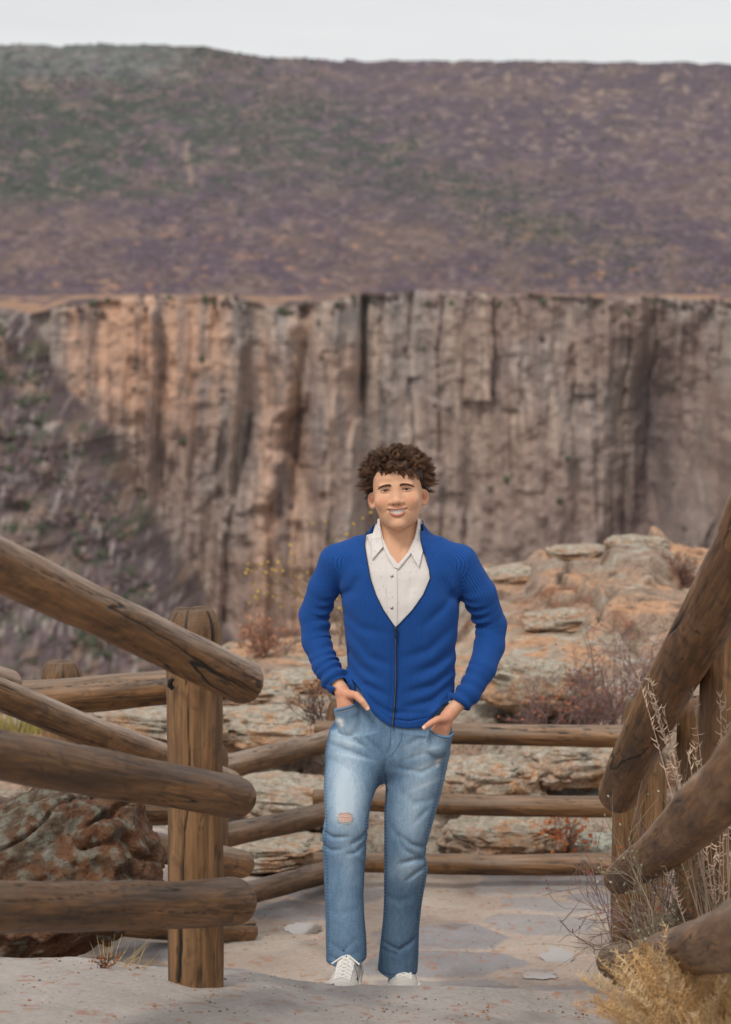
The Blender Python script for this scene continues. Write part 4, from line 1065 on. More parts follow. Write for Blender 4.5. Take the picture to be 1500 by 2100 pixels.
def torso_n(X, off=0.0):
    d = smin(torso(X), chain(X, wp([(815, 1112, .035), (720, 1136, .03), (690, 1152, .03)]), [.062, .052, .054]), .03)
    d = smin(d, chain(X, wp([(815, 1112, .035), (905, 1136, .03), (944, 1154, .03)]), [.062, .054, .056]), .03)
    return d + off
def body(X):
    d = neckrows(X)
    q = toH(X)
    hm = (np.abs(q[:, 0]) < 160) & (np.abs(q[:, 1] + 5) < 190) & (np.abs(q[:, 2]) < 170)
    hd = np.full(len(X), .08)
    hd = np.linalg.norm(X - HO, axis=1) - .13
    if hm.any(): hd[hm] = head_h(q[hm]) / 1000
    d = smin(hd, d, .012)
    # tendons and collar bone hollow
    d = d + strokes(X, [([(800, 1105), (813, 1145)], 4, .0022), ([(838, 1100), (820, 1145)], 4, .0022)], 7.74)
    d = smin(d, torso_n(X, .021), .02)
    for arm in (armA, armB):
        d = smin(d, chain(X, wp(arm), [r * .66 for r in wr(arm)]), .01)
    d = smin(d, chain(X, [wp(armA)[-1], wA], [.024, .022]), .006); d = smin(d, chain(X, [wp(armB)[-1], wB], [.024, .0215]), .006)
    for hfun, c in ((handA, kA), (handB, kB)):
        m = near(X, c, .16)
        if m.any():
            hv = d[m]; d[m] = smin(hv, hfun(X[m]), .006)
    d = np.minimum(d, pelvis(X) + .02)
    for lg, foot in ((legA, W(708, 2012, -.2)), (legB, W(816, 2028, .1))):
        d = smin(d, lg(X) + .022 + .016 * sstep(-1.9, -2.1, X[:, 2]), .01)
    return d

person = thing('person', 'smiling young man in blue zip sweater and light jeans walking with hands in his pockets', 'person', (float(W(815, 2030)[0]), PD, float(ground_z(np.array(.1), np.array(PD)))))
V, Q = sdf_mesh(body, (-.36, 7.5, -2.28), (.50, 8.06, -.36), .0017)
q = toH(V); ax = np.abs(q[:, 0])
skin = np.tile(srgb(217, 167, 133), (len(V), 1))
hd_ = (q[:, 1] > -135)
skin = lerp3(skin, srgb(226, 150, 122), .45 * np.exp(-((ax - 44) / 17) ** 2 - ((q[:, 1] + 34) / 15) ** 2) * (q[:, 2] > 20))
skin = lerp3(skin, srgb(214, 128, 104), .22 * np.exp(-(ax / 13) ** 2 - ((q[:, 1] + 41) / 9) ** 2) * (q[:, 2] > 60))
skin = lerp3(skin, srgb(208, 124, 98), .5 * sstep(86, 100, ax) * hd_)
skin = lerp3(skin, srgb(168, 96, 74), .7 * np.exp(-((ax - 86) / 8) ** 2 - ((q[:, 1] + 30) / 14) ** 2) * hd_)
skin = lerp3(skin, srgb(150, 100, 78), .35 * np.exp(-((q[:, 1] - .5) / 7) ** 2) * np.exp(-((ax - 34) / 17) ** 4) * (q[:, 2] > 60))
skin = lerp3(skin, srgb(206, 158, 130), .35 * np.exp(-((q[:, 1] + 92) / 16) ** 2) * (ax < 45) * (q[:, 2] > 40))
lipm = (np.exp(-((q[:, 1] - (mouth_top(q[:, 0]) + 2.4)) / 2.8) ** 4) * sstep(32, 29, ax) + np.exp(-((q[:, 1] - (mouth_bot(q[:, 0]) - 4.0)) / 4.6) ** 4) * sstep(28, 23, ax)) * (q[:, 2] > 70)
skin = lerp3(skin, srgb(190, 104, 88), np.clip(lipm, 0, 1) * .75)
inm = (q[:, 1] < mouth_top(q[:, 0]) + .6) & (q[:, 1] > mouth_bot(q[:, 0]) - .6) & (ax < 32) & (q[:, 2] > 55) & (q[:, 2] < 84 - ax * .35)
skin[inm] = srgb(70, 24, 22)
skin = lerp3(skin, srgb(120, 62, 50), .6 * np.exp(-((ax - 31.5) / 2.4) ** 2 - ((q[:, 1] + 62) / 2.6) ** 2) * (q[:, 2] > 50))
lid = np.exp(-((q[:, 1] - 5.0 + .014 * (ax - 34) ** 2) / 1.7) ** 2) * np.exp(-((ax - 34) / 14) ** 4) * (q[:, 2] > 60)
skin = lerp3(skin, srgb(130, 84, 66), np.clip(lid, 0, 1) * .55)
for kk_, ff in ((kA, fA), (kB, fB)):
    m = near(V, kk_, .09); skin[m] = lerp3(skin[m], srgb(214, 142, 116), .5)
skin = skin * (1 + .05 * fbm(V[:, 0] * 120, V[:, 1] * 120, V[:, 2] * 120, 3, 500)[:, None])
sb = NB('skin', .5, .35); sb.base(sb.attr('Col', 'Color')); sb.b.inputs['Subsurface Weight'].default_value = .12
sb.b.inputs['Subsurface Radius'].default_value = (.012, .005, .003); sb.b.inputs['Subsurface Scale'].default_value = 1.0
sb.bump(sb.noise(sb.coords(), 700, 3, .6), .0006, .5)
body_o = mesh_obj('body', V, Q, sb.m, person, cols=skin)

# nails on the thumbs
nb = NB('nail', .3, .4); nb.base(srgb(232, 186, 166))
for th in (thA, thB):
    a, b = th[0][-2], th[0][-1]; t_ = (b - a) / np.linalg.norm(b - a); nf = np.array([0, -1.0, .15]); nf -= t_ * (nf @ t_); nf /= np.linalg.norm(nf); sd = np.cross(t_, nf)
    g = np.stack(np.meshgrid(np.linspace(-1, 1, 9), np.linspace(-1, 1, 9), indexing='ij'), -1).reshape(-1, 2)
    r_ = .0088; ang = g[:, 0] * .75
    Vn = b + t_ * ((g[:, 1] * .0052 * np.sqrt(np.clip(1 - (g[:, 0] * .6) ** 2, 0, 1)) + .0015)[:, None]) + sd * (np.sin(ang) * r_ * .98)[:, None] + nf * ((np.cos(ang) * r_ + .0008)[:, None])
    mesh_obj('nail', Vn, grid_faces(9, 9), nb.m, body_o)

# eyes
eb = NB('eye', .08, .6); eb.base(eb.attr('Col', 'Color'))
for sx in (-1, 1):
    c0 = fromH(np.array(sx * 34.0), np.array(-.2), np.array(72.0))
    th = np.linspace(0, math.pi, 40)[:, None] + np.zeros((1, 48)); ph = np.linspace(0, 2 * math.pi, 48, endpoint=False)[None, :] + np.zeros((40, 1))
    dl_ = np.stack([np.sin(th) * np.cos(ph), np.sin(th) * np.sin(ph), np.cos(th)], -1).reshape(-1, 3)   # axis = forward
    r_ = 12.4 / 1000
    Vv = c0 + r_ * (dl_[:, :1] * hr + dl_[:, 1:2] * hu + dl_[:, 2:3] * hf)
    an = np.degrees(np.arccos(np.clip(dl_[:, 2], -1, 1)))
    ce = np.tile(srgb(196, 178, 168), (len(Vv), 1)); ce[an < 31] = srgb(66, 44, 34); ce[an < 25] = srgb(92, 62, 44); ce[an < 12] = srgb(12, 10, 10)
    mesh_obj('eye', Vv, grid_faces(40, 48)[:, ::-1], eb.m, person, cols=ce)
    # lashes along the upper lid
    tb = Tubes(); ex = np.linspace(-14, 14.5, 16)
    lp = fromH(sx * (34 + ex), 3.6 - .015 * ex ** 2, 84.2 - .03 * ex ** 2 - .10 * np.clip(ex, 0, 99) * 1.2)
    tb.tube(lp, np.linspace(.0009, .0015, 16), 5, srgb(40, 28, 24)); tb.build('eyelash', m_twig, person)
    # eyebrow
    tb = Tubes(); lr = np.random.RandomState(5)
    for i in range(380):
        t = lr.rand(); bxp = 13 + 40 * t; bz = 14.0 + 3.5 * math.sin(t * 2.6) - 8.5 * t ** 3 + lr.randn() * (1.7 - 1.1 * t)
        pts = []
        for k_ in range(4):
            xx = bxp + k_ * 2.3; zz_ = bz + k_ * (.8 - 1.9 * t)
            pp = fromH(np.array([sx * xx]), np.array([zz_]), np.array([0.]))
            fz = np.arange(60, 106, .5); tst = head_h(np.stack([np.full(len(fz), sx * xx), np.full(len(fz), zz_), fz], -1)); ff_ = fz[np.argmax(tst > 0)] if (tst > 0).any() else 90
            pts.append(fromH(np.array(sx * xx), np.array(zz_), np.array(ff_ + .3 + .25 * k_)))
        tb.tube(pts, [.00042, .0004, .0003, .0001], 3, srgb(80, 58, 47) * (0.7 + .6 * lr.rand()))
    tb.build('eyebrow', m_twig, person)
# teeth: a curved row of separate crowns and the dark mouth behind
tv = []; tf = []; tn = 0
wds = [8.6, 6.6, 7.6, 6.8, 6.6]; 
mtb = NB('teeth', .25, .5); mtb.base(srgb(224, 216, 207))
for sx in (-1, 1):
    x0 = 0.0
    for wi, w_ in enumerate(wds):
        g = np.stack(np.meshgrid(np.linspace(-1, 1, 7), np.linspace(-1, 1, 7), indexing='ij'), -1).reshape(-1, 2)
        xc = x0 + w_ / 2; ht = (8.6, 8.2, 8.2, 7.6, 7.0)[wi]
        xs_ = xc + g[:, 0] * (w_ / 2 - .22); zc = -69.5 + .0055 * xc ** 2
        zs_ = zc + g[:, 1] * ht * (1 - .12 * (g[:, 0] ** 2) * (g[:, 1] < 0))
        fs_ = 87.6 - .014 * xs_ ** 2 + .5 * (1 - g[:, 0] ** 4) - .3 * (g[:, 1] < -.5)
        fs_ = np.where((np.abs(g) > .99).any(1), fs_ - .9, fs_)
        tv.append(fromH(sx * xs_, zs_, fs_)); tf.append(grid_faces(7, 7) + tn); tn += 49; x0 += w_
mesh_obj('teeth', np.concatenate(tv), np.concatenate(tf), mtb.m, person)

# ---------------- hair: a close cap and thousands of tousled locks
lr = np.random.RandomState(12)
def hair_cap(X):
    q = toH(X); x, z, f = q[:, 0], q[:, 1], q[:, 2]
    d = el(q, (0, 46, -12), (89, 79, 103))
    d = smin(d, el(np.stack([np.abs(x), z, f], -1), (74, 26, -18), (18, 34, 54)), 14)
    line = np.where(f > 30, 64 - .0014 * x ** 2 + 3 * np.sin(x * .13 + 1) , np.interp(f, [-100, -40, -5, 12, 30], [-62, -55, 4, 12, 60]))
    line = np.where((np.abs(x) > 62) & (f > 12), np.interp(f, [12, 30, 60], [8, 24, 56]), line)
    d = smax(d, line - z, 6)
    d = d + 3.0 * fbm(x / 13, z / 13, f / 13, 3, 60) 
    return d / 1000
Vh, Qh = sdf_mesh(hair_cap, HO + (-.14, -.15, -.10), HO + (.14, .15, .17), .0022)
tb = Tubes(); nclump = 560
dirs = lr.randn(nclump * 3, 3); dirs /= np.linalg.norm(dirs, axis=1)[:, None]
cnt = 0
for d_ in dirs:
    if cnt >= nclump: break
    x, z, f = d_[0] * 86, 46 + d_[1] * 76, -12 + d_[2] * 100
    if z < 8 + .35 * (f + 20) and f > -20: continue
    if z < 62 - .0016 * x * x and f > 28 and abs(x) < 78: continue
    if z < -40: continue
    cnt += 1
    root = np.array([x, z, f]); nrm = np.array([d_[0] / 86, d_[1] / 76, d_[2] / 100]); nrm /= np.linalg.norm(nrm)
    side = float(sstep(60, 18, z)); front = float(sstep(20, 70, f) * sstep(45, 70, z)); top = float(sstep(85, 110, z))
    sw = np.array([.75 * np.sign(x + 22) * lr.uniform(.2, 1.1), .15 * lr.randn(), .45 * lr.randn()])
    down = np.array([np.sign(x) * 1.0, -.95, -.1]) * side + np.array([.10, .05, .55]) * front
    dirn = nrm * (.45 + .35 * lr.rand()) + sw * (1 - side) * .9 + down; dirn /= np.linalg.norm(dirn)
    ln = (27 + 28 * lr.rand() ** 1.2) * (1 - .25 * front) * (1 - .25 * top); curl = (3.0 + 5.5 * lr.rand()) * (1 - .6 * side); ph0 = lr.rand() * 6.28; fq = (.55 + .9 * lr.rand()) * (1 if lr.rand() < .5 else -1)
    e1 = np.cross(dirn, (.2, .3, .9)); e1 /= np.linalg.norm(e1); e2 = np.cross(dirn, e1)
    t = np.linspace(0, 1, 9)
    lift = nrm * (1 - side) * 10
    bend = lift[None] * np.sin(t * 2.2)[:, None] - nrm[None] * (.5 * (1 - side)) * (t ** 2)[:, None] * ln * .6 + np.array([np.sign(x) * .5, .35, 0])[None] * side * (t ** 2.4)[:, None] * ln * .55
    guide = root[None] + dirn[None] * (t * ln)[:, None] + bend + curl * (t ** .8)[:, None] * (e1[None] * np.cos(ph0 + fq * t * 4)[:, None] + e2[None] * np.sin(ph0 + fq * t * 4)[:, None])
    tone = srgb(102, 74, 56) * (.45 + .8 * lr.rand()) if lr.rand() < .75 else srgb(138, 104, 80) * (.8 + .3 * lr.rand())
    ns = 30
    for s_ in range(ns):
        off = lr.randn(3) * 4.8; off2 = off * (1 - .70 * t[:, None] ** .8) + lr.randn(3)[None] * (t ** 2)[:, None] * 2.2
        gq = guide + off2; L2 = .78 + .25 * lr.rand(); gq = gq[0] + (gq - gq[0]) * L2
        tb.tube(fromH(gq[:, 0], gq[:, 1], gq[:, 2]), np.array([.6, .65, .65, .62, .58, .5, .4, .26, .08]) * .00085, 3, tone * (.75 + .5 * lr.rand()))
    if lr.rand() < .5:                                    # stray hairs leaving the silhouette
        for s_ in range(3):
            g0 = guide[3]; dd_ = dirn + lr.randn(3) * .5 + nrm * .6; dd_ /= np.linalg.norm(dd_); tt_ = np.linspace(0, 1, 6)
            gq = g0[None] + dd_[None] * (tt_ * lr.uniform(10, 24))[:, None] + (lr.randn(3) * 3)[None] * (tt_ ** 2)[:, None]
            tb.tube(fromH(gq[:, 0], gq[:, 1], gq[:, 2]), np.linspace(.0005, .0001, 6), 3, tone)
# wispy fringe, fuller on the picture right
for i in range(58):
    x = lr.choice([lr.uniform(-48, -12), lr.uniform(-14, 64), lr.uniform(5, 64)]); z = 62 - .0010 * x * x + 4 * lr.rand(); f = 82 - .0042 * x * x + 4
    ln = lr.uniform(12, 30) * (1.25 if x > -10 else .6); lean_ = lr.uniform(-.2, .9)
    for s_ in range(9):
        t = np.linspace(0, 1, 7); off = lr.randn(3) * 2.4 * 1.0
        g = np.array([x, z, f])[None] + off[None] * np.array([1, .5, .3]) * (1 - .7 * t[:, None]) + np.stack([t * ln * lean_, 5 * t - t ** 1.4 * ln * 1.2, 3.5 * np.sin(t * 3)], -1)
        tb.tube(fromH(g[:, 0], g[:, 1], g[:, 2]), np.array([.7, .7, .65, .6, .5, .35, .1]) * .0008, 3, srgb(104, 70, 50) * (.6 + .7 * lr.rand()))
hb = NB('hair', .42, .35); hb.base(hb.attr('Col', 'Color'))
nV = sum(len(v) for v in tb.V)
allV = np.concatenate(tb.V + [Vh]); f3 = [np.concatenate(tb.F4), (Qh + nV)]
hc_ = np.concatenate([np.concatenate(tb.c), np.tile(srgb(56, 39, 30), (len(Vh), 1))])
mesh_obj('hair', allV, f3, hb.m, person, cols=hc_)

# ---------------- blue sweater
Vneck = [(779, 1052), (766, 1074), (752.5, 1089), (748.5, 1123), (754, 1155), (760, 1188), (771, 1220), (787, 1252), (811.7, 1288), (846, 1252), (869, 1220), (883, 1188), (881, 1171), (869, 1133), (863.6, 1111), (863, 1090), (861, 1066), (860, 1052)]
hemL = [(600, 1380), (700, 1386), (716, 1392), (740, 1418), (752, 1440), (767, 1463), (783, 1478), (801, 1488), (833, 1494), (867, 1492), (882, 1480), (894, 1466), (908, 1450), (930, 1440), (1060, 1440), (1060, 1700), (600, 1700)]
collar_outer = Loft([(1060, 771, 868, .035, .075, .085), (1075, 764, 872, .035, .085, .095), (1095, 750, 886, .035, .098, .11), (1118, 735, 902, .035, .105, .12), (1150, 720, 915, .035, .09, .11)], 2.1)
folds = [([(704, 1330), (740, 1372), (775, 1392)], 11, .007), ([(708, 1362), (745, 1405), (790, 1425)], 9, .006), ([(936, 1335), (895, 1368), (850, 1385)], 12, .007), ([(935, 1375), (890, 1408), (840, 1420)], 10, .006),
         ([(930, 1405), (885, 1440), (830, 1452)], 9, .005), ([(720, 1300), (760, 1350), (800, 1365)], 10, .004), ([(930, 1290), (880, 1335), (830, 1350)], 11, .004),
         ([(700, 1232), (722, 1215), (736, 1185)], 10, .005), ([(946, 1245), (920, 1220), (906, 1185)], 11, .006), ([(940, 1215), (905, 1255), (870, 1285)], 10, .004), ([(702, 1260), (740, 1290), (790, 1300)], 11, .0035),
         ([(712, 1395), (740, 1424), (768, 1462)], 7, -.005), ([(884, 1468), (905, 1448)], 7, -.005), ([(668, 1113), (672, 1160), (694, 1230)], 2.4, .0022), ([(978, 1128), (968, 1180), (948, 1245)], 2.4, .0022),
         ([(737, 1090), (739, 1116), (752, 1144)], 2.2, .0012), ([(914, 1096), (908, 1124), (886, 1152)], 2.2, .0012), ([(770, 1452), (800, 1474), (840, 1479), (880, 1472)], 2.2, .0018), ([(805, 1300), (806, 1400), (800, 1480)], 5, .002), ([(818, 1300), (818, 1400), (811, 1480)], 5, .002),
         ([(715, 1390), (770, 1445), (800, 1462), (870, 1462)], 6, .003)]
ring_A = wp(armA); ring_B = wp(armB)
def sleeve(X, arm, sgn):
    pts = wp(arm); d = chain(X, pts, wr(arm), .012)
    S, side = chain_param(X, pts); L_ = sum(np.linalg.norm(pts[i + 1] - pts[i]) for i in range(len(pts) - 1))
    inner = sstep(-.025, .035, side[:, 0] * sgn)
    el_ = np.exp(-((S - .20) / .075) ** 2); fo = np.exp(-((S - (L_ - .095)) / .07) ** 2)
    w = np.sin(S * 2 * np.pi / .036 + side[:, 2] * 14 * sgn + 5 * noise(S * 9, side[:, 1] * 16, side[:, 0] * 8, 70))
    d = d + (.0050 * el_ * (.06 + .94 * inner) + .0034 * fo * (.35 + .65 * inner)) * w
    # bunched fabric above the ribbed cuff, cuff narrower
    d = d - .005 * np.exp(-((S - (L_ - .048)) / .010) ** 2) + .004 * sstep(L_ - .040, L_ - .032, S)
    # cut the end off square
    ax_ = pts[-1] - pts[-2]; ax_ /= np.linalg.norm(ax_); e = pts[-1] + ax_ * .004
    cut = (X - e) @ ax_
    d = smax(d, cut, .004)
    hollow = chain(X, [pts[-1] - ax_ * .02, pts[-1] + ax_ * .05], [wr(arm)[-1] - .0045] * 2)
    return smax(d, -hollow, .003)
def sweater(X, cutv=True):
    d = torso_n(X)
    d = d + 1.9 * strokes(X, folds) * (X[:, 1] < 7.84)
    d = d + .0042 * fbm(X[:, 0] * 8, X[:, 1] * 8, X[:, 2] * 6, 2, 75)
    d = smin(d, collar_outer(X), .012)
    if cutv:
        inn = smin(neckrows(X) - .017, torso_n(X, .011), .01)
        inn = np.maximum(inn, poly2(X, Vneck) - .007)
        d = smax(d, -inn, .003)
    d = smin(d, sleeve(X, armA, 1), .016); d = smin(d, sleeve(X, armB, -1), .016)
    # flare of the ribbed hem, then trim
    hp = poly2(X, hemL)
    if cutv:
        d = d + .003 * sstep(-.045, -.038, hp) * (hp > -.06) * 1.0
        m = (X[:, 0] > xz(712, 1400)[0]) & (X[:, 0] < xz(930, 1400)[0])
        d = np.where(near(X, W(665, 1350, 0), .16) | near(X, W(985, 1380, -.02), .13), np.where(chain(X, wp(armA), wr(armA)) < .012, d, np.where(chain(X, wp(armB), wr(armB)) < .012, d, smax(d, -hp * 1.0, .003))), smax(d, -hp, .003))
        vp = poly2(X, Vneck); d = smax(d, np.where(X[:, 1] < 7.83, -vp, -.5), .004)
    return d
def sweater_solid(X): return sweater(X, False)
Vs, Qs = sdf_mesh(sweater, (-.27, 7.55, -1.50), (.50, 8.06, -.60), .0022)
kb = NB('blue_knit', .88, .15)
kb.b.inputs['Sheen Weight'].default_value = .12; kb.b.inputs['Sheen Roughness'].default_value = .5; kb.b.inputs['Sheen Tint'].default_value = (.35, .5, .9, 1)
rib = kb.attr('rib'); wv = kb.math('SINE', kb.math('MULTIPLY', rib, 2 * math.pi / .0042))
fine = kb.noise(kb.coords(), 260, 6, .8)
colk = kb.mix(kb.ramp(fine, [(.3, 0), (.7, 1)]), tuple(srgb(13, 54, 118)), tuple(srgb(28, 78, 148)))
colk = kb.mix(kb.math('MULTIPLY', kb.math('ADD', wv, 1.0), .11), colk, tuple(srgb(70, 120, 200)))
kb.base(colk); kb.bump(wv, .0010, .5); kb.bump(fine, .0012, .5)
def rib_attr(V):
    S1, s1 = chain_param(V, wp(armA)); S2, s2 = chain_param(V, wp(armB))
    dA = chain(V, wp(armA), wr(armA)); dB = chain(V, wp(armB), wr(armB)); dT = torso_n(V)
    tors = np.arctan2(V[:, 0] - .1, -(V[:, 1] - 7.83)) * .155
    sa = np.arctan2(s1[:, 0] * .9 + s1[:, 2] * .35, -s1[:, 1]) * .048; sb_ = np.arctan2(s2[:, 0] * .8 - s2[:, 2] * .4, -s2[:, 1]) * .048
    u, v = proj(V)
    isA = (u < np.interp(v, [1090, 1250], [672, 702])) | ((dA < dT - .002) & (u < 800) & (v > 1250)); isB = (u > np.interp(v, [1090, 1250], [974, 944])) | ((dB < dT - .002) & (u > 830) & (v > 1250))
    # on a sleeve the ribs ring the arm where the knit is bunched: courses follow the length
    return np.where(isA, sa, np.where(isB, sb_, tors))
sw_o = mesh_obj('sweater', Vs, Qs, kb.m, person, attrs={'rib': rib_attr(Vs)})
# zipper: tape, coil and puller
zb_ = NB('zipper_black', .35, .5); zb_.base((.012, .012, .016))
met = NB('zipper_metal', .3, .5); met.base((.35, .35, .37)); met.b.inputs['Metallic'].default_value = .9
tb = Tubes()
lE = on_surf(sweater_solid, Vneck[2:9], lift=-.0005, sub=8); rE = on_surf(sweater_solid, Vneck[8:16], lift=-.0005, sub=8)
zc = on_surf(sweater_solid, [(811.7, 1288), (812, 1330), (812, 1400), (809, 1450), (805, 1489)], lift=.0012, sub=10)
tb.tube(lE, .0014, 6); tb.tube(rE, .0014, 6); tb.tube(zc, .0031, 6)
zo = tb.build('zipper', zb_.m, sw_o)
tb = Tubes(); tb.tube(zc + np.array([0, -.0026, 0]), .0008, 4); tb.build('zipper_coil', met.m, sw_o)
tb = Tubes(); z0 = zc[0]
tb.tube([z0 + (0, -.004, .004), z0 + (0, -.008, -.004), z0 + (0, -.006, -.010)], [.004, .0055, .004], 8); tb.tube([z0 + (0, -.009, -.008), z0 + (0, -.010, -.018), z0 + (0, -.008, -.032)], [.0022, .0040, .0034], 8)
tb.build('zipper_pull', zb_.m, sw_o)

# ---------------- white shirt with tiny motifs
def shirt_s(X): return smin(torso_n(X, .009), neckrows(X) - .006, .012)
skinV = [(781, 1040), (780, 1074), (786, 1108), (800, 1138), (817.5, 1160), (838, 1136), (852, 1106), (859, 1068), (859, 1040)]
def shirt(X):
    d = shirt_s(X) + strokes(X, [([(775, 1180), (800, 1240)], 8, .0018), ([(860, 1180), (830, 1230)], 9, .002), ([(845, 1170), (835, 1260)], 6, .0015)], 7.72)
    d = d + .014 * sstep(.004, .03, poly2(X, Vneck))
    d = smax(d, xz(800, 1330)[1] - X[:, 2], .01)
    vp = poly2(X, skinV); d = smax(d, np.where(X[:, 1] < 7.82, -vp, -.5), .002)
    return smax(d, X[:, 2] - xz(815, 1072)[1], .003)
Vt, Qt = sdf_mesh(shirt, (-.14, 7.6, -1.24), (.35, 8.0, -.6), .0022)
tbm = NB('shirt_cotton', .85, .2)
vv = tbm.vor(tbm.coords((1, .25, 1)), 82); hue = tbm.noise(tbm.coords(), 40, 2)
dots = tbm.ramp(vv, [(.10, 1), (.17, 0)])
base_c = tbm.mix(tbm.math('MULTIPLY', dots, .55), tuple(srgb(220, 213, 208)), tbm.mix(tbm.ramp(hue, [(.45, 0), (.55, 1)]), tuple(srgb(120, 124, 128)), tuple(srgb(168, 140, 126))))
tbm.base(base_c); tbm.bump(tbm.noise(tbm.coords(), 26, 3, .5), .006, .5)
sh_o = mesh_obj('shirt', Vt, Qt, tbm.m, person)
def decal(name, poly, base, off, th, m, parent, lo, hi, D=7.70, h=.0015, extra=None, **k):
    def f(X):
        d = np.abs(base(X) - off) - th
        if extra is not None: d = d + extra(X)
        return smax(smax(d, poly2(X, poly, D), .0008), X[:, 1] - 7.86, .001)
    V, Q = sdf_mesh(f, lo, hi, h)
    return mesh_obj(name, V, Q, m, parent, **k)
def collar_base(X): return smin(torso_n(X, .009), neckrows(X) - .007, .02)
bl, bh = (-.05, 7.62, -1.0), (.26, 7.90, -.62)
cm = NB('shirt_collar', .85, .2); cm.base(tuple(srgb(232, 228, 226)))
decal('collar', [(779, 1071), (771, 1084), (763, 1105), (762.5, 1152), (770, 1144), (786.5, 1125), (783, 1108), (781, 1090)], collar_base, .0075, .0016, tbm.m, sh_o, bl, bh)
decal('collar', [(859, 1064), (864, 1090), (866, 1110), (868.5, 1135), (860, 1166), (851, 1152), (842.5, 1135), (852, 1108), (857, 1085)], collar_base, .0075, .0016, tbm.m, sh_o, bl, bh)
decal('collar_band', [(780, 1076), (786, 1108), (800, 1138), (817.5, 1160), (838, 1136), (852, 1106), (859, 1072), (862, 1090), (856, 1118), (843, 1140), (818, 1169), (808, 1166), (795, 1144), (781, 1114)], collar_base, .0030, .0016, tbm.m, sh_o, bl, bh)
decal('placket', [(793, 1160), (815, 1160), (816, 1230), (815, 1285), (804, 1290), (796, 1270), (793, 1215)], shirt_s, .0016, .0013, tbm.m, sh_o, (-.02, 7.62, -1.2), (.2, 7.9, -.8))
bm_ = NB('button', .3, .5); bm_.base(srgb(206, 198, 186))
for px_, py_ in ((804.5, 1183), (804, 1247)):
    c0 = on_surf(shirt_s, [(px_, py_), (px_, py_ + 1)], lift=.0036, sub=1)[0]; tb = Tubes()
    tb.tube([c0 + (0, .0015, 0), c0 + (0, .0008, 0), c0 + (0, -.0006, 0), c0 + (0, -.0008, 0), c0 + (0, -.0003, 0)], [.0056, .0058, .0056, .0042, .0008], 16); tb.build('button', bm_.m, sh_o)

# ---------------- jeans
pockA = [(680, 1458), (692, 1452), (712, 1446), (736, 1439), (760, 1450), (760, 1560), (670, 1560)]
pockB = [(860, 1490), (876, 1489), (890, 1500), (906, 1505), (923, 1507), (935, 1500), (935, 1570), (850, 1570)]
jfold = [([(683, 1500), (720, 1512), (765, 1545)], 6, .0045), ([(677, 1530), (715, 1540), (770, 1560)], 6, .0035), ([(735, 1500), (770, 1530), (790, 1560)], 5, .003), ([(915, 1540), (870, 1545), (825, 1560)], 6, .003),
         ([(916, 1560), (865, 1585), (810, 1575)], 6, .003), ([(905, 1520), (860, 1515), (830, 1530)], 6, .003), ([(790, 1560), (790, 1600), (789, 1660)], 3, .004),
         ([(895, 1640), (850, 1650), (820, 1620)], 8, .0025), ([(664, 1700), (685, 1708), (712, 1706)], 5, .005), ([(757, 1700), (738, 1712), (722, 1722)], 5, .006), ([(750, 1722), (730, 1740), (712, 1742)], 5, .004),
         ([(660, 1725), (680, 1735), (700, 1732)], 5, .004), ([(748, 1762), (735, 1745), (725, 1735)], 5, -.003), ([(875, 1745), (845, 1735), (820, 1715)], 6, .005), ([(878, 1770), (850, 1768), (822, 1775)], 6, .006), ([(878, 1785), (855, 1795), (835, 1812)], 5, .005),
         ([(805, 1700), (830, 1745), (860, 1765)], 6, .004), ([(670, 1940), (700, 1950), (740, 1930)], 6, .0026), ([(675, 1915), (705, 1930), (735, 1905)], 5, .0022), ([(780, 1965), (815, 1975), (850, 1950)], 6, .0022), ([(785, 1950), (820, 1965), (856, 1940)], 5, .004),
         ([(790, 1850), (820, 1860), (850, 1845)], 8, .002), ([(672, 1850), (700, 1862), (735, 1850)], 8, .002), ([(705, 1600), (708, 1690)], 16, -.003), ([(775, 1470), (800, 1530), (792, 1560)], 4, .003),
         ([(675, 1560), (700, 1568), (740, 1590)], 7, .002), ([(850, 1690), (880, 1660)], 6, .003)]
hemA = [(640, 1981), (670, 1982), (700, 1986.5), (730, 1985), (752, 1975), (780, 1970), (780, 2200), (640, 2200)]
hemB = [(760, 1996), (774, 1999), (800, 2009), (830, 2011), (856, 2005), (880, 2000), (880, 2200), (760, 2200)]
def jeans_s(X, fold=True):
    d = smin(legA(X), legB(X), .010); d = smin(d, pelvis(X), .030)
    if fold:
        d = d + 1.25 * strokes(X, jfold, 7.70) * (X[:, 1] < 7.84) + .0014 * fbm(X[:, 0] * 16, X[:, 1] * 16, X[:, 2] * 12, 3, 80)
        for hfun, c, pk, D in ((handA, kA, pockA, 7.73), (handB, kB, pockB, 7.71)):
            m = near(X, c, .15)
            if m.any():
                Xm = X[m]; hh = chain(Xm, [wA, kA + np.array([.006, .01, -.05])] if hfun is handA else [wB, kB + np.array([-.004, .01, -.045])], [.040, .036])
                hh = smin(hh, hfun(Xm, False) - .005, .012)
                pk_ = smax(hh, poly2(Xm, pk, D), .003); d[m] = smin(d[m], pk_, .010)
                # opening of the pocket: room for the hand above the pocket edge
                cutter = smax(hfun(Xm, False) - .0035, -poly2(Xm, pk, D) - .001, .002); d[m] = smax(d[m], -cutter, .002)
    return d
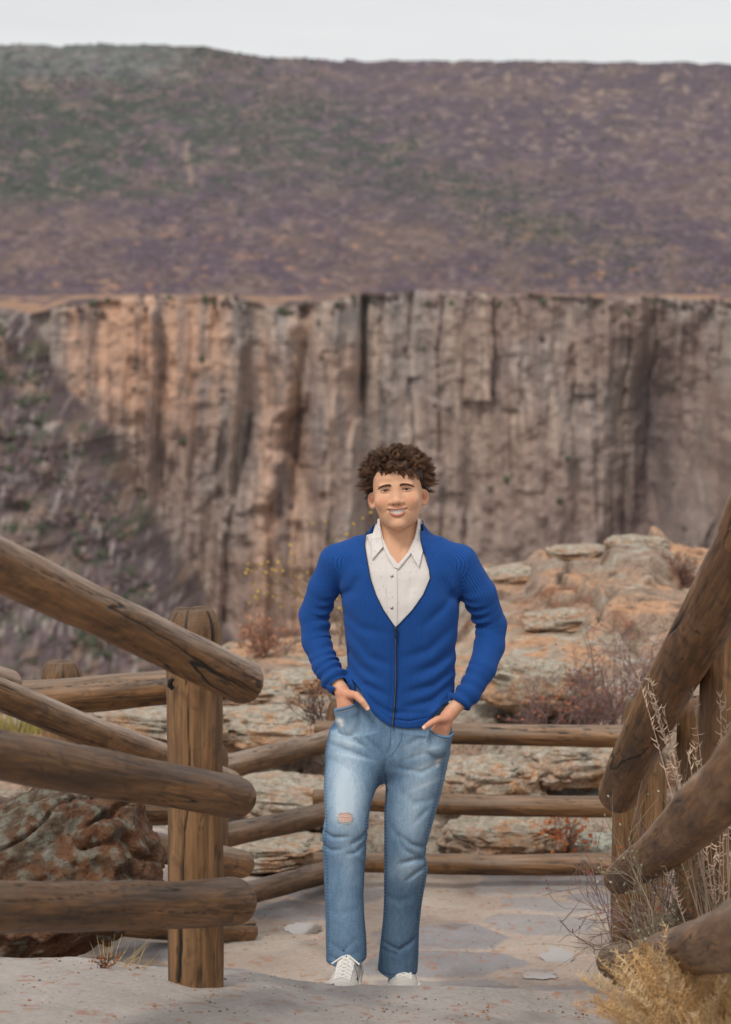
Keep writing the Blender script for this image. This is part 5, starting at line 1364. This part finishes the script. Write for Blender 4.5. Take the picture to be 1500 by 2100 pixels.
def jeans(X):
    d = jeans_s(X)
    d = smax(d, X[:, 2] - xz(815, 1406)[1], .005)
    yA = X[:, 0] < xz(768, 1980, 7.65)[0]
    low = X[:, 2] < xz(700, 1900)[1]
    hp = np.where(yA, poly2(X, hemA, 7.56), poly2(X, hemB, 7.80))
    d = np.where(low, smax(d, -hp, .002), d)
    hol = smax(np.where(yA, legA(X), legB(X)) + .005, X[:, 2] - np.where(yA, xz(700, 1940, 7.62)[1], xz(815, 1965, 7.88)[1]), .004)
    return smax(d, -hol, .002)
Vj, Qj = sdf_mesh(jeans, (-.17, 7.46, -2.38), (.31, 8.04, -1.22), .0022)
# wear pattern of the denim
u_, v_ = proj(Vj)
def gs(cx, cy, rx, ry, rot=0):
    a = math.radians(rot); x = (u_ - cx) * math.cos(a) + (v_ - cy) * math.sin(a); y = -(u_ - cx) * math.sin(a) + (v_ - cy) * math.cos(a)
    return np.exp(-(x / rx) ** 2 - (y / ry) ** 2)
front = sstep(.0, -.04, Vj[:, 1] - np.where(u_ < 785, np.interp(v_, [1500, 1980], [7.79, 7.63]), np.interp(v_, [1500, 2000], [7.80, 7.88])))
fade = .78 * gs(708, 1600, 36, 90, 0) + .35 * gs(712, 1660, 38, 50) + .55 * gs(862, 1610, 36, 70, 20) + .42 * gs(845, 1700, 34, 50) + .5 * gs(835, 1785, 36, 34) + .32 * gs(712, 1760, 26, 60) + .3 * gs(705, 1500, 60, 30) + .3 * gs(860, 1530, 60, 30) + .16
fade += .16 * gs(705, 1880, 20, 60) + .12 * gs(820, 1900, 20, 50)
for (a, b, c2, d2) in ((690, 1515, 760, 1535), (690, 1545, 765, 1560), (905, 1530, 840, 1548), (905, 1560, 835, 1585), (900, 1598, 850, 1620)):
    L_ = math.hypot(c2 - a, d2 - b); mxx, myy = (a + c2) / 2, (b + d2) / 2
    fade += .25 * gs(mxx, myy, L_ / 1.7, 4.5, math.degrees(math.atan2(d2 - b, c2 - a)))
fade = fade * front + .05 + .10 * fbm(Vj[:, 0] * 60, Vj[:, 1] * 60, Vj[:, 2] * 18, 4, 90)
seam = np.zeros(len(Vj))
for pl in ([(671, 1530), (667, 1580), (667, 1640), (671, 1690), (667, 1720), (671, 1768), (674, 1866), (675, 1975)], [(789, 1566), (770, 1625), (752, 1680), (752, 1722), (746, 1800), (747, 1870), (749, 1960)],
           [(792, 1590), (792, 1700), (792, 1800), (790, 1900), (782, 1990)], [(915, 1530), (911, 1580), (898, 1640), (876, 1720), (874, 1790), (860, 1880), (855, 1990)]):
    seam += strokes(Vj, [(pl, 2.6, 1.0)], 7.68)
seam *= front * .8
fade = fade - .45 * np.clip(seam, 0, 1) * (.5 + .5 * np.sin(v_ * .9))
hemd = np.where(u_ < 768, np.interp(u_, [670, 700, 730, 752], [1982, 1986.5, 1985, 1975]), np.interp(u_, [774, 800, 830, 856], [1999, 2009, 2011, 2005])) - v_
fade = fade - .4 * np.exp(-((hemd - 10.5) / 1.2) ** 2) + .35 * np.exp(-((hemd - 1) / 1.5) ** 2)
white = 1.2 * gs(697, 1478, 7, 5, 20) + .9 * gs(701, 1487, 4, 4) + 1.0 * gs(899, 1560, 6, 3.5, -30) + .8 * gs(898, 1569, 4, 4) + .55 * np.clip(gs(705, 1677, 17, 12) - .0, 0, 1) * (.5 + .5 * np.sin(v_ * 1.7))
jb = NB('denim', .85, .2)
fd = jb.attr('fade'); twn = jb.noise(jb.coords((1, 1, .35)), 520, 3, .7); tw2 = jb.noise(jb.coords((1, 1, .3)), 130, 4, .7)
fd2 = jb.math('ADD', jb.math('ADD', fd, jb.math('MULTIPLY', jb.math('SUBTRACT', twn, .5), .62)), jb.math('MULTIPLY', jb.math('SUBTRACT', tw2, .5), .45))
jc = jb.ramp(fd2, [(.0, srgb(70, 98, 128)), (.38, srgb(112, 139, 164)), (.75, srgb(156, 178, 196)), (1.0, srgb(186, 202, 214))])
jc = jb.mix(jb.attr('white'), jc, tuple(srgb(226, 226, 226)))
jb.base(jc); jb.bump(twn, .0014, .8); jb.bump(tw2, .003, .4)
je_o = mesh_obj('jeans', Vj, Qj, jb.m, person, attrs={'fade': fade, 'white': np.clip(white, 0, 1)})
# ripped knee: skin behind loose white threads
sk = NB('bare_knee', .6, .3); sk.base(srgb(206, 148, 124))
decal('knee_hole', [(693, 1672), (700, 1668), (712, 1668), (722, 1672), (724, 1679), (718, 1686), (706, 1688), (696, 1684)], jeans_s, .0006, .0012, sk.m, je_o, (-.12, 7.5, -1.8), (.0, 7.64, -1.6), D=7.62)
tb = Tubes()
for i in range(15):
    y = 1669 + i * 1.3; xa = 691 + 2 * random.random() + abs(i - 6) * .4; xb = 724 - abs(i - 6) * .5 + 2 * random.random()
    pl = on_surf(jeans_s, [(xa, y + random.random()), ((xa + xb) / 2, y + 1.2 * random.gauss(0, .8)), (xb, y + random.random())], D=7.62, lift=.0026, sub=4)
    tb.tube(pl, .0006, 3, srgb(228, 222, 216))
for i in range(40):
    a = random.uniform(0, 6.28); x = 708 + 17 * math.cos(a); y = 1678 + 11 * math.sin(a); p_ = on_surf(jeans_s, [(x, y), (x + 1, y)], D=7.62, lift=.001, sub=1)[0]
    tb.tube([p_, p_ + np.array([random.gauss(0, .003), -.003, random.gauss(0, .003)]), p_ + np.array([random.gauss(0, .005), -.004, random.gauss(0, .004) - .002])], .0005, 3, srgb(220, 222, 226))
tb.build('loose_threads', m_twig, je_o)
# seams: pocket edges, fly and hem stitching as raised welts
wlt = NB('denim_welt', .85, .2); wlt.base(srgb(92, 122, 152)); stt = NB('stitching', .8, .2); stt.base(srgb(176, 160, 140))
def jfull(X): return jeans_s(X)
for pl, D in (([(691, 1453), (712, 1447), (735, 1440)], 7.73), ([(877, 1490), (890, 1500), (906, 1505.5), (921, 1508)], 7.71)):
    tb = Tubes(); tb.tube(on_surf(jfull, [(a, b + 2.0) for a, b in pl], D=D, lift=.0002, sub=10, y0=7.55), .0024, 6); tb.build('pocket_edge', wlt.m, je_o)
    tb = Tubes(); tb.tube(on_surf(jfull, [(a, b + 6.5) for a, b in pl], D=D, lift=.0002, sub=10, y0=7.55), .0007, 4); tb.build('pocket_stitching', stt.m, je_o)
tb = Tubes()
for pl in ([(801, 1486), (801, 1520), (799, 1545), (791, 1562)], [(826, 1488), (824, 1515), (812, 1538), (797, 1553)]):
    tb.tube(on_surf(jfull, pl, lift=.0002, sub=8), .0014, 5)
tb.build('fly_seam', wlt.m, je_o)

# ---------------- shoes
wsb = NB('shoe_canvas', .7, .3); wsb.base(wsb.attr('Col', 'Color')); wsb.bump(wsb.noise(wsb.coords(), 500, 3), .001)
lsb = NB('shoe_rubber', .5, .4); lsb.base(srgb(214, 206, 196)); lcb = NB('lace', .8, .2); lcb.base(srgb(232, 228, 222))
def shoe(heel, toe, w, zs, label):
    """heel, toe: x,y; zs sole height"""
    heel, toe = np.array(heel, float), np.array(toe, float); ax_ = (toe - heel); L_ = np.linalg.norm(ax_); ax_ /= L_; sd = np.array([-ax_[1], ax_[0]])
    def loc(X): q_ = X[:, :2] - heel; return q_ @ ax_, q_ @ sd, X[:, 2] - zs
    def outline(s, t):
        hw = w * np.interp(s / L_, [-.02, .05, .25, .5, .72, .9, 1.0], [.22, .36, .38, .42, .5, .42, .24])
        return np.maximum(np.abs(t) - hw, np.maximum(-s, s - L_)) 
    def up(X):
        s, t, z = loc(X); ht = np.interp(s / L_, [0, .12, .32, .45, .6, .78, .95, 1.02], [.085, .095, .095, .085, .068, .052, .042, .02])
        hw = w * np.interp(s / L_, [-.02, .05, .25, .5, .72, .9, 1.0, 1.04], [.20, .36, .37, .40, .48, .42, .27, .05])
        k = np.sqrt((t / hw) ** 2 + (np.clip(z, 0, 9) / ht) ** 2.4)
        d = (k - 1) * .035; d = smax(d, np.maximum(-s, s - L_ - .003), .02)
        return smax(d, .012 - z, .003)
    def sole(X):
        s, t, z = loc(X); d = outline(s, t) - .003 + .02
        d = smax(outline(s, t) - .002, np.abs(z - .012) - .012, .006)
        return d
    lo = np.array([min(heel[0], toe[0]) - .08, min(heel[1], toe[1]) - .05, zs - .03]); hi = np.array([max(heel[0], toe[0]) + .08, max(heel[1], toe[1]) + .05, zs + .13])
    V, Q = sdf_mesh(up, lo, hi, .0018); s, t, z = loc(V)
    col = np.tile(srgb(206, 200, 193), (len(V), 1)); col[(s / L_ > .86)] = srgb(196, 190, 182)
    line = (np.abs(np.abs(t) - w * .3 - .01 * np.sin(s * 40)) < .0016) & (s / L_ > .2) & (s / L_ < .7); col[line] = srgb(60, 60, 64)
    col[(z < .018)] = srgb(206, 198, 188)
    o = mesh_obj('shoe', V, Q, wsb.m, person, cols=col); tag(o, label)
    V, Q = sdf_mesh(sole, lo, hi, .002); mesh_obj('sole', V, Q, lsb.m, o)
    tb = Tubes()
    def top(s_, t_):
        X = np.column_stack([np.full(90, heel[0] + ax_[0] * s_ + sd[0] * t_), np.full(90, heel[1] + ax_[1] * s_ + sd[1] * t_), np.linspace(zs + .12, zs + .02, 90)])
        d = up(X); k = np.argmax(d < 0); return X[k]
    for i in range(6):
        sa = L_ * (.42 + .065 * i); wv_ = w * .24
        for sg in (-1, 1):
            pts = [top(sa + (.0 if t_ * sg < 0 else .012) + .006 * abs(t_) / wv_, t_) + (0, 0, .0025) for t_ in np.linspace(-wv_, wv_, 7)]
            tb.tube(pts, .0034, 6)
    for sg in (-1, 1):                                       # bow loops and ends
        b0 = top(L_ * .40, 0) + (0, 0, .005)
        for (fs, ft, fz) in ((.03, .045, -.010), (.06, .028, -.014)):
            pts = [b0 + np.array([*(ax_ * fs * t_ + sd * sg * ft * t_), fz * 2.6 * t_ + .003]) for t_ in np.linspace(0, 1, 8)]
            tb.tube(pts, .0030, 6)
    tb.build('laces', lcb.m, o)
    return o
a = W(713, 2022, -.14); zA = float(ground_z(np.array(a[0]), np.array(7.5)))
shoe((a[0] + .012, 7.70), (a[0] - .022, 7.40), .112, zA + .004, 'white laced sneaker of the leading foot')
b = W(822, 2034, .10); zB = float(ground_z(np.array(b[0]), np.array(7.9)))
shoe((b[0] - .0, 8.02), (b[0] + .012, 7.73), .110, zB + .032, 'white laced sneaker of the rear foot')
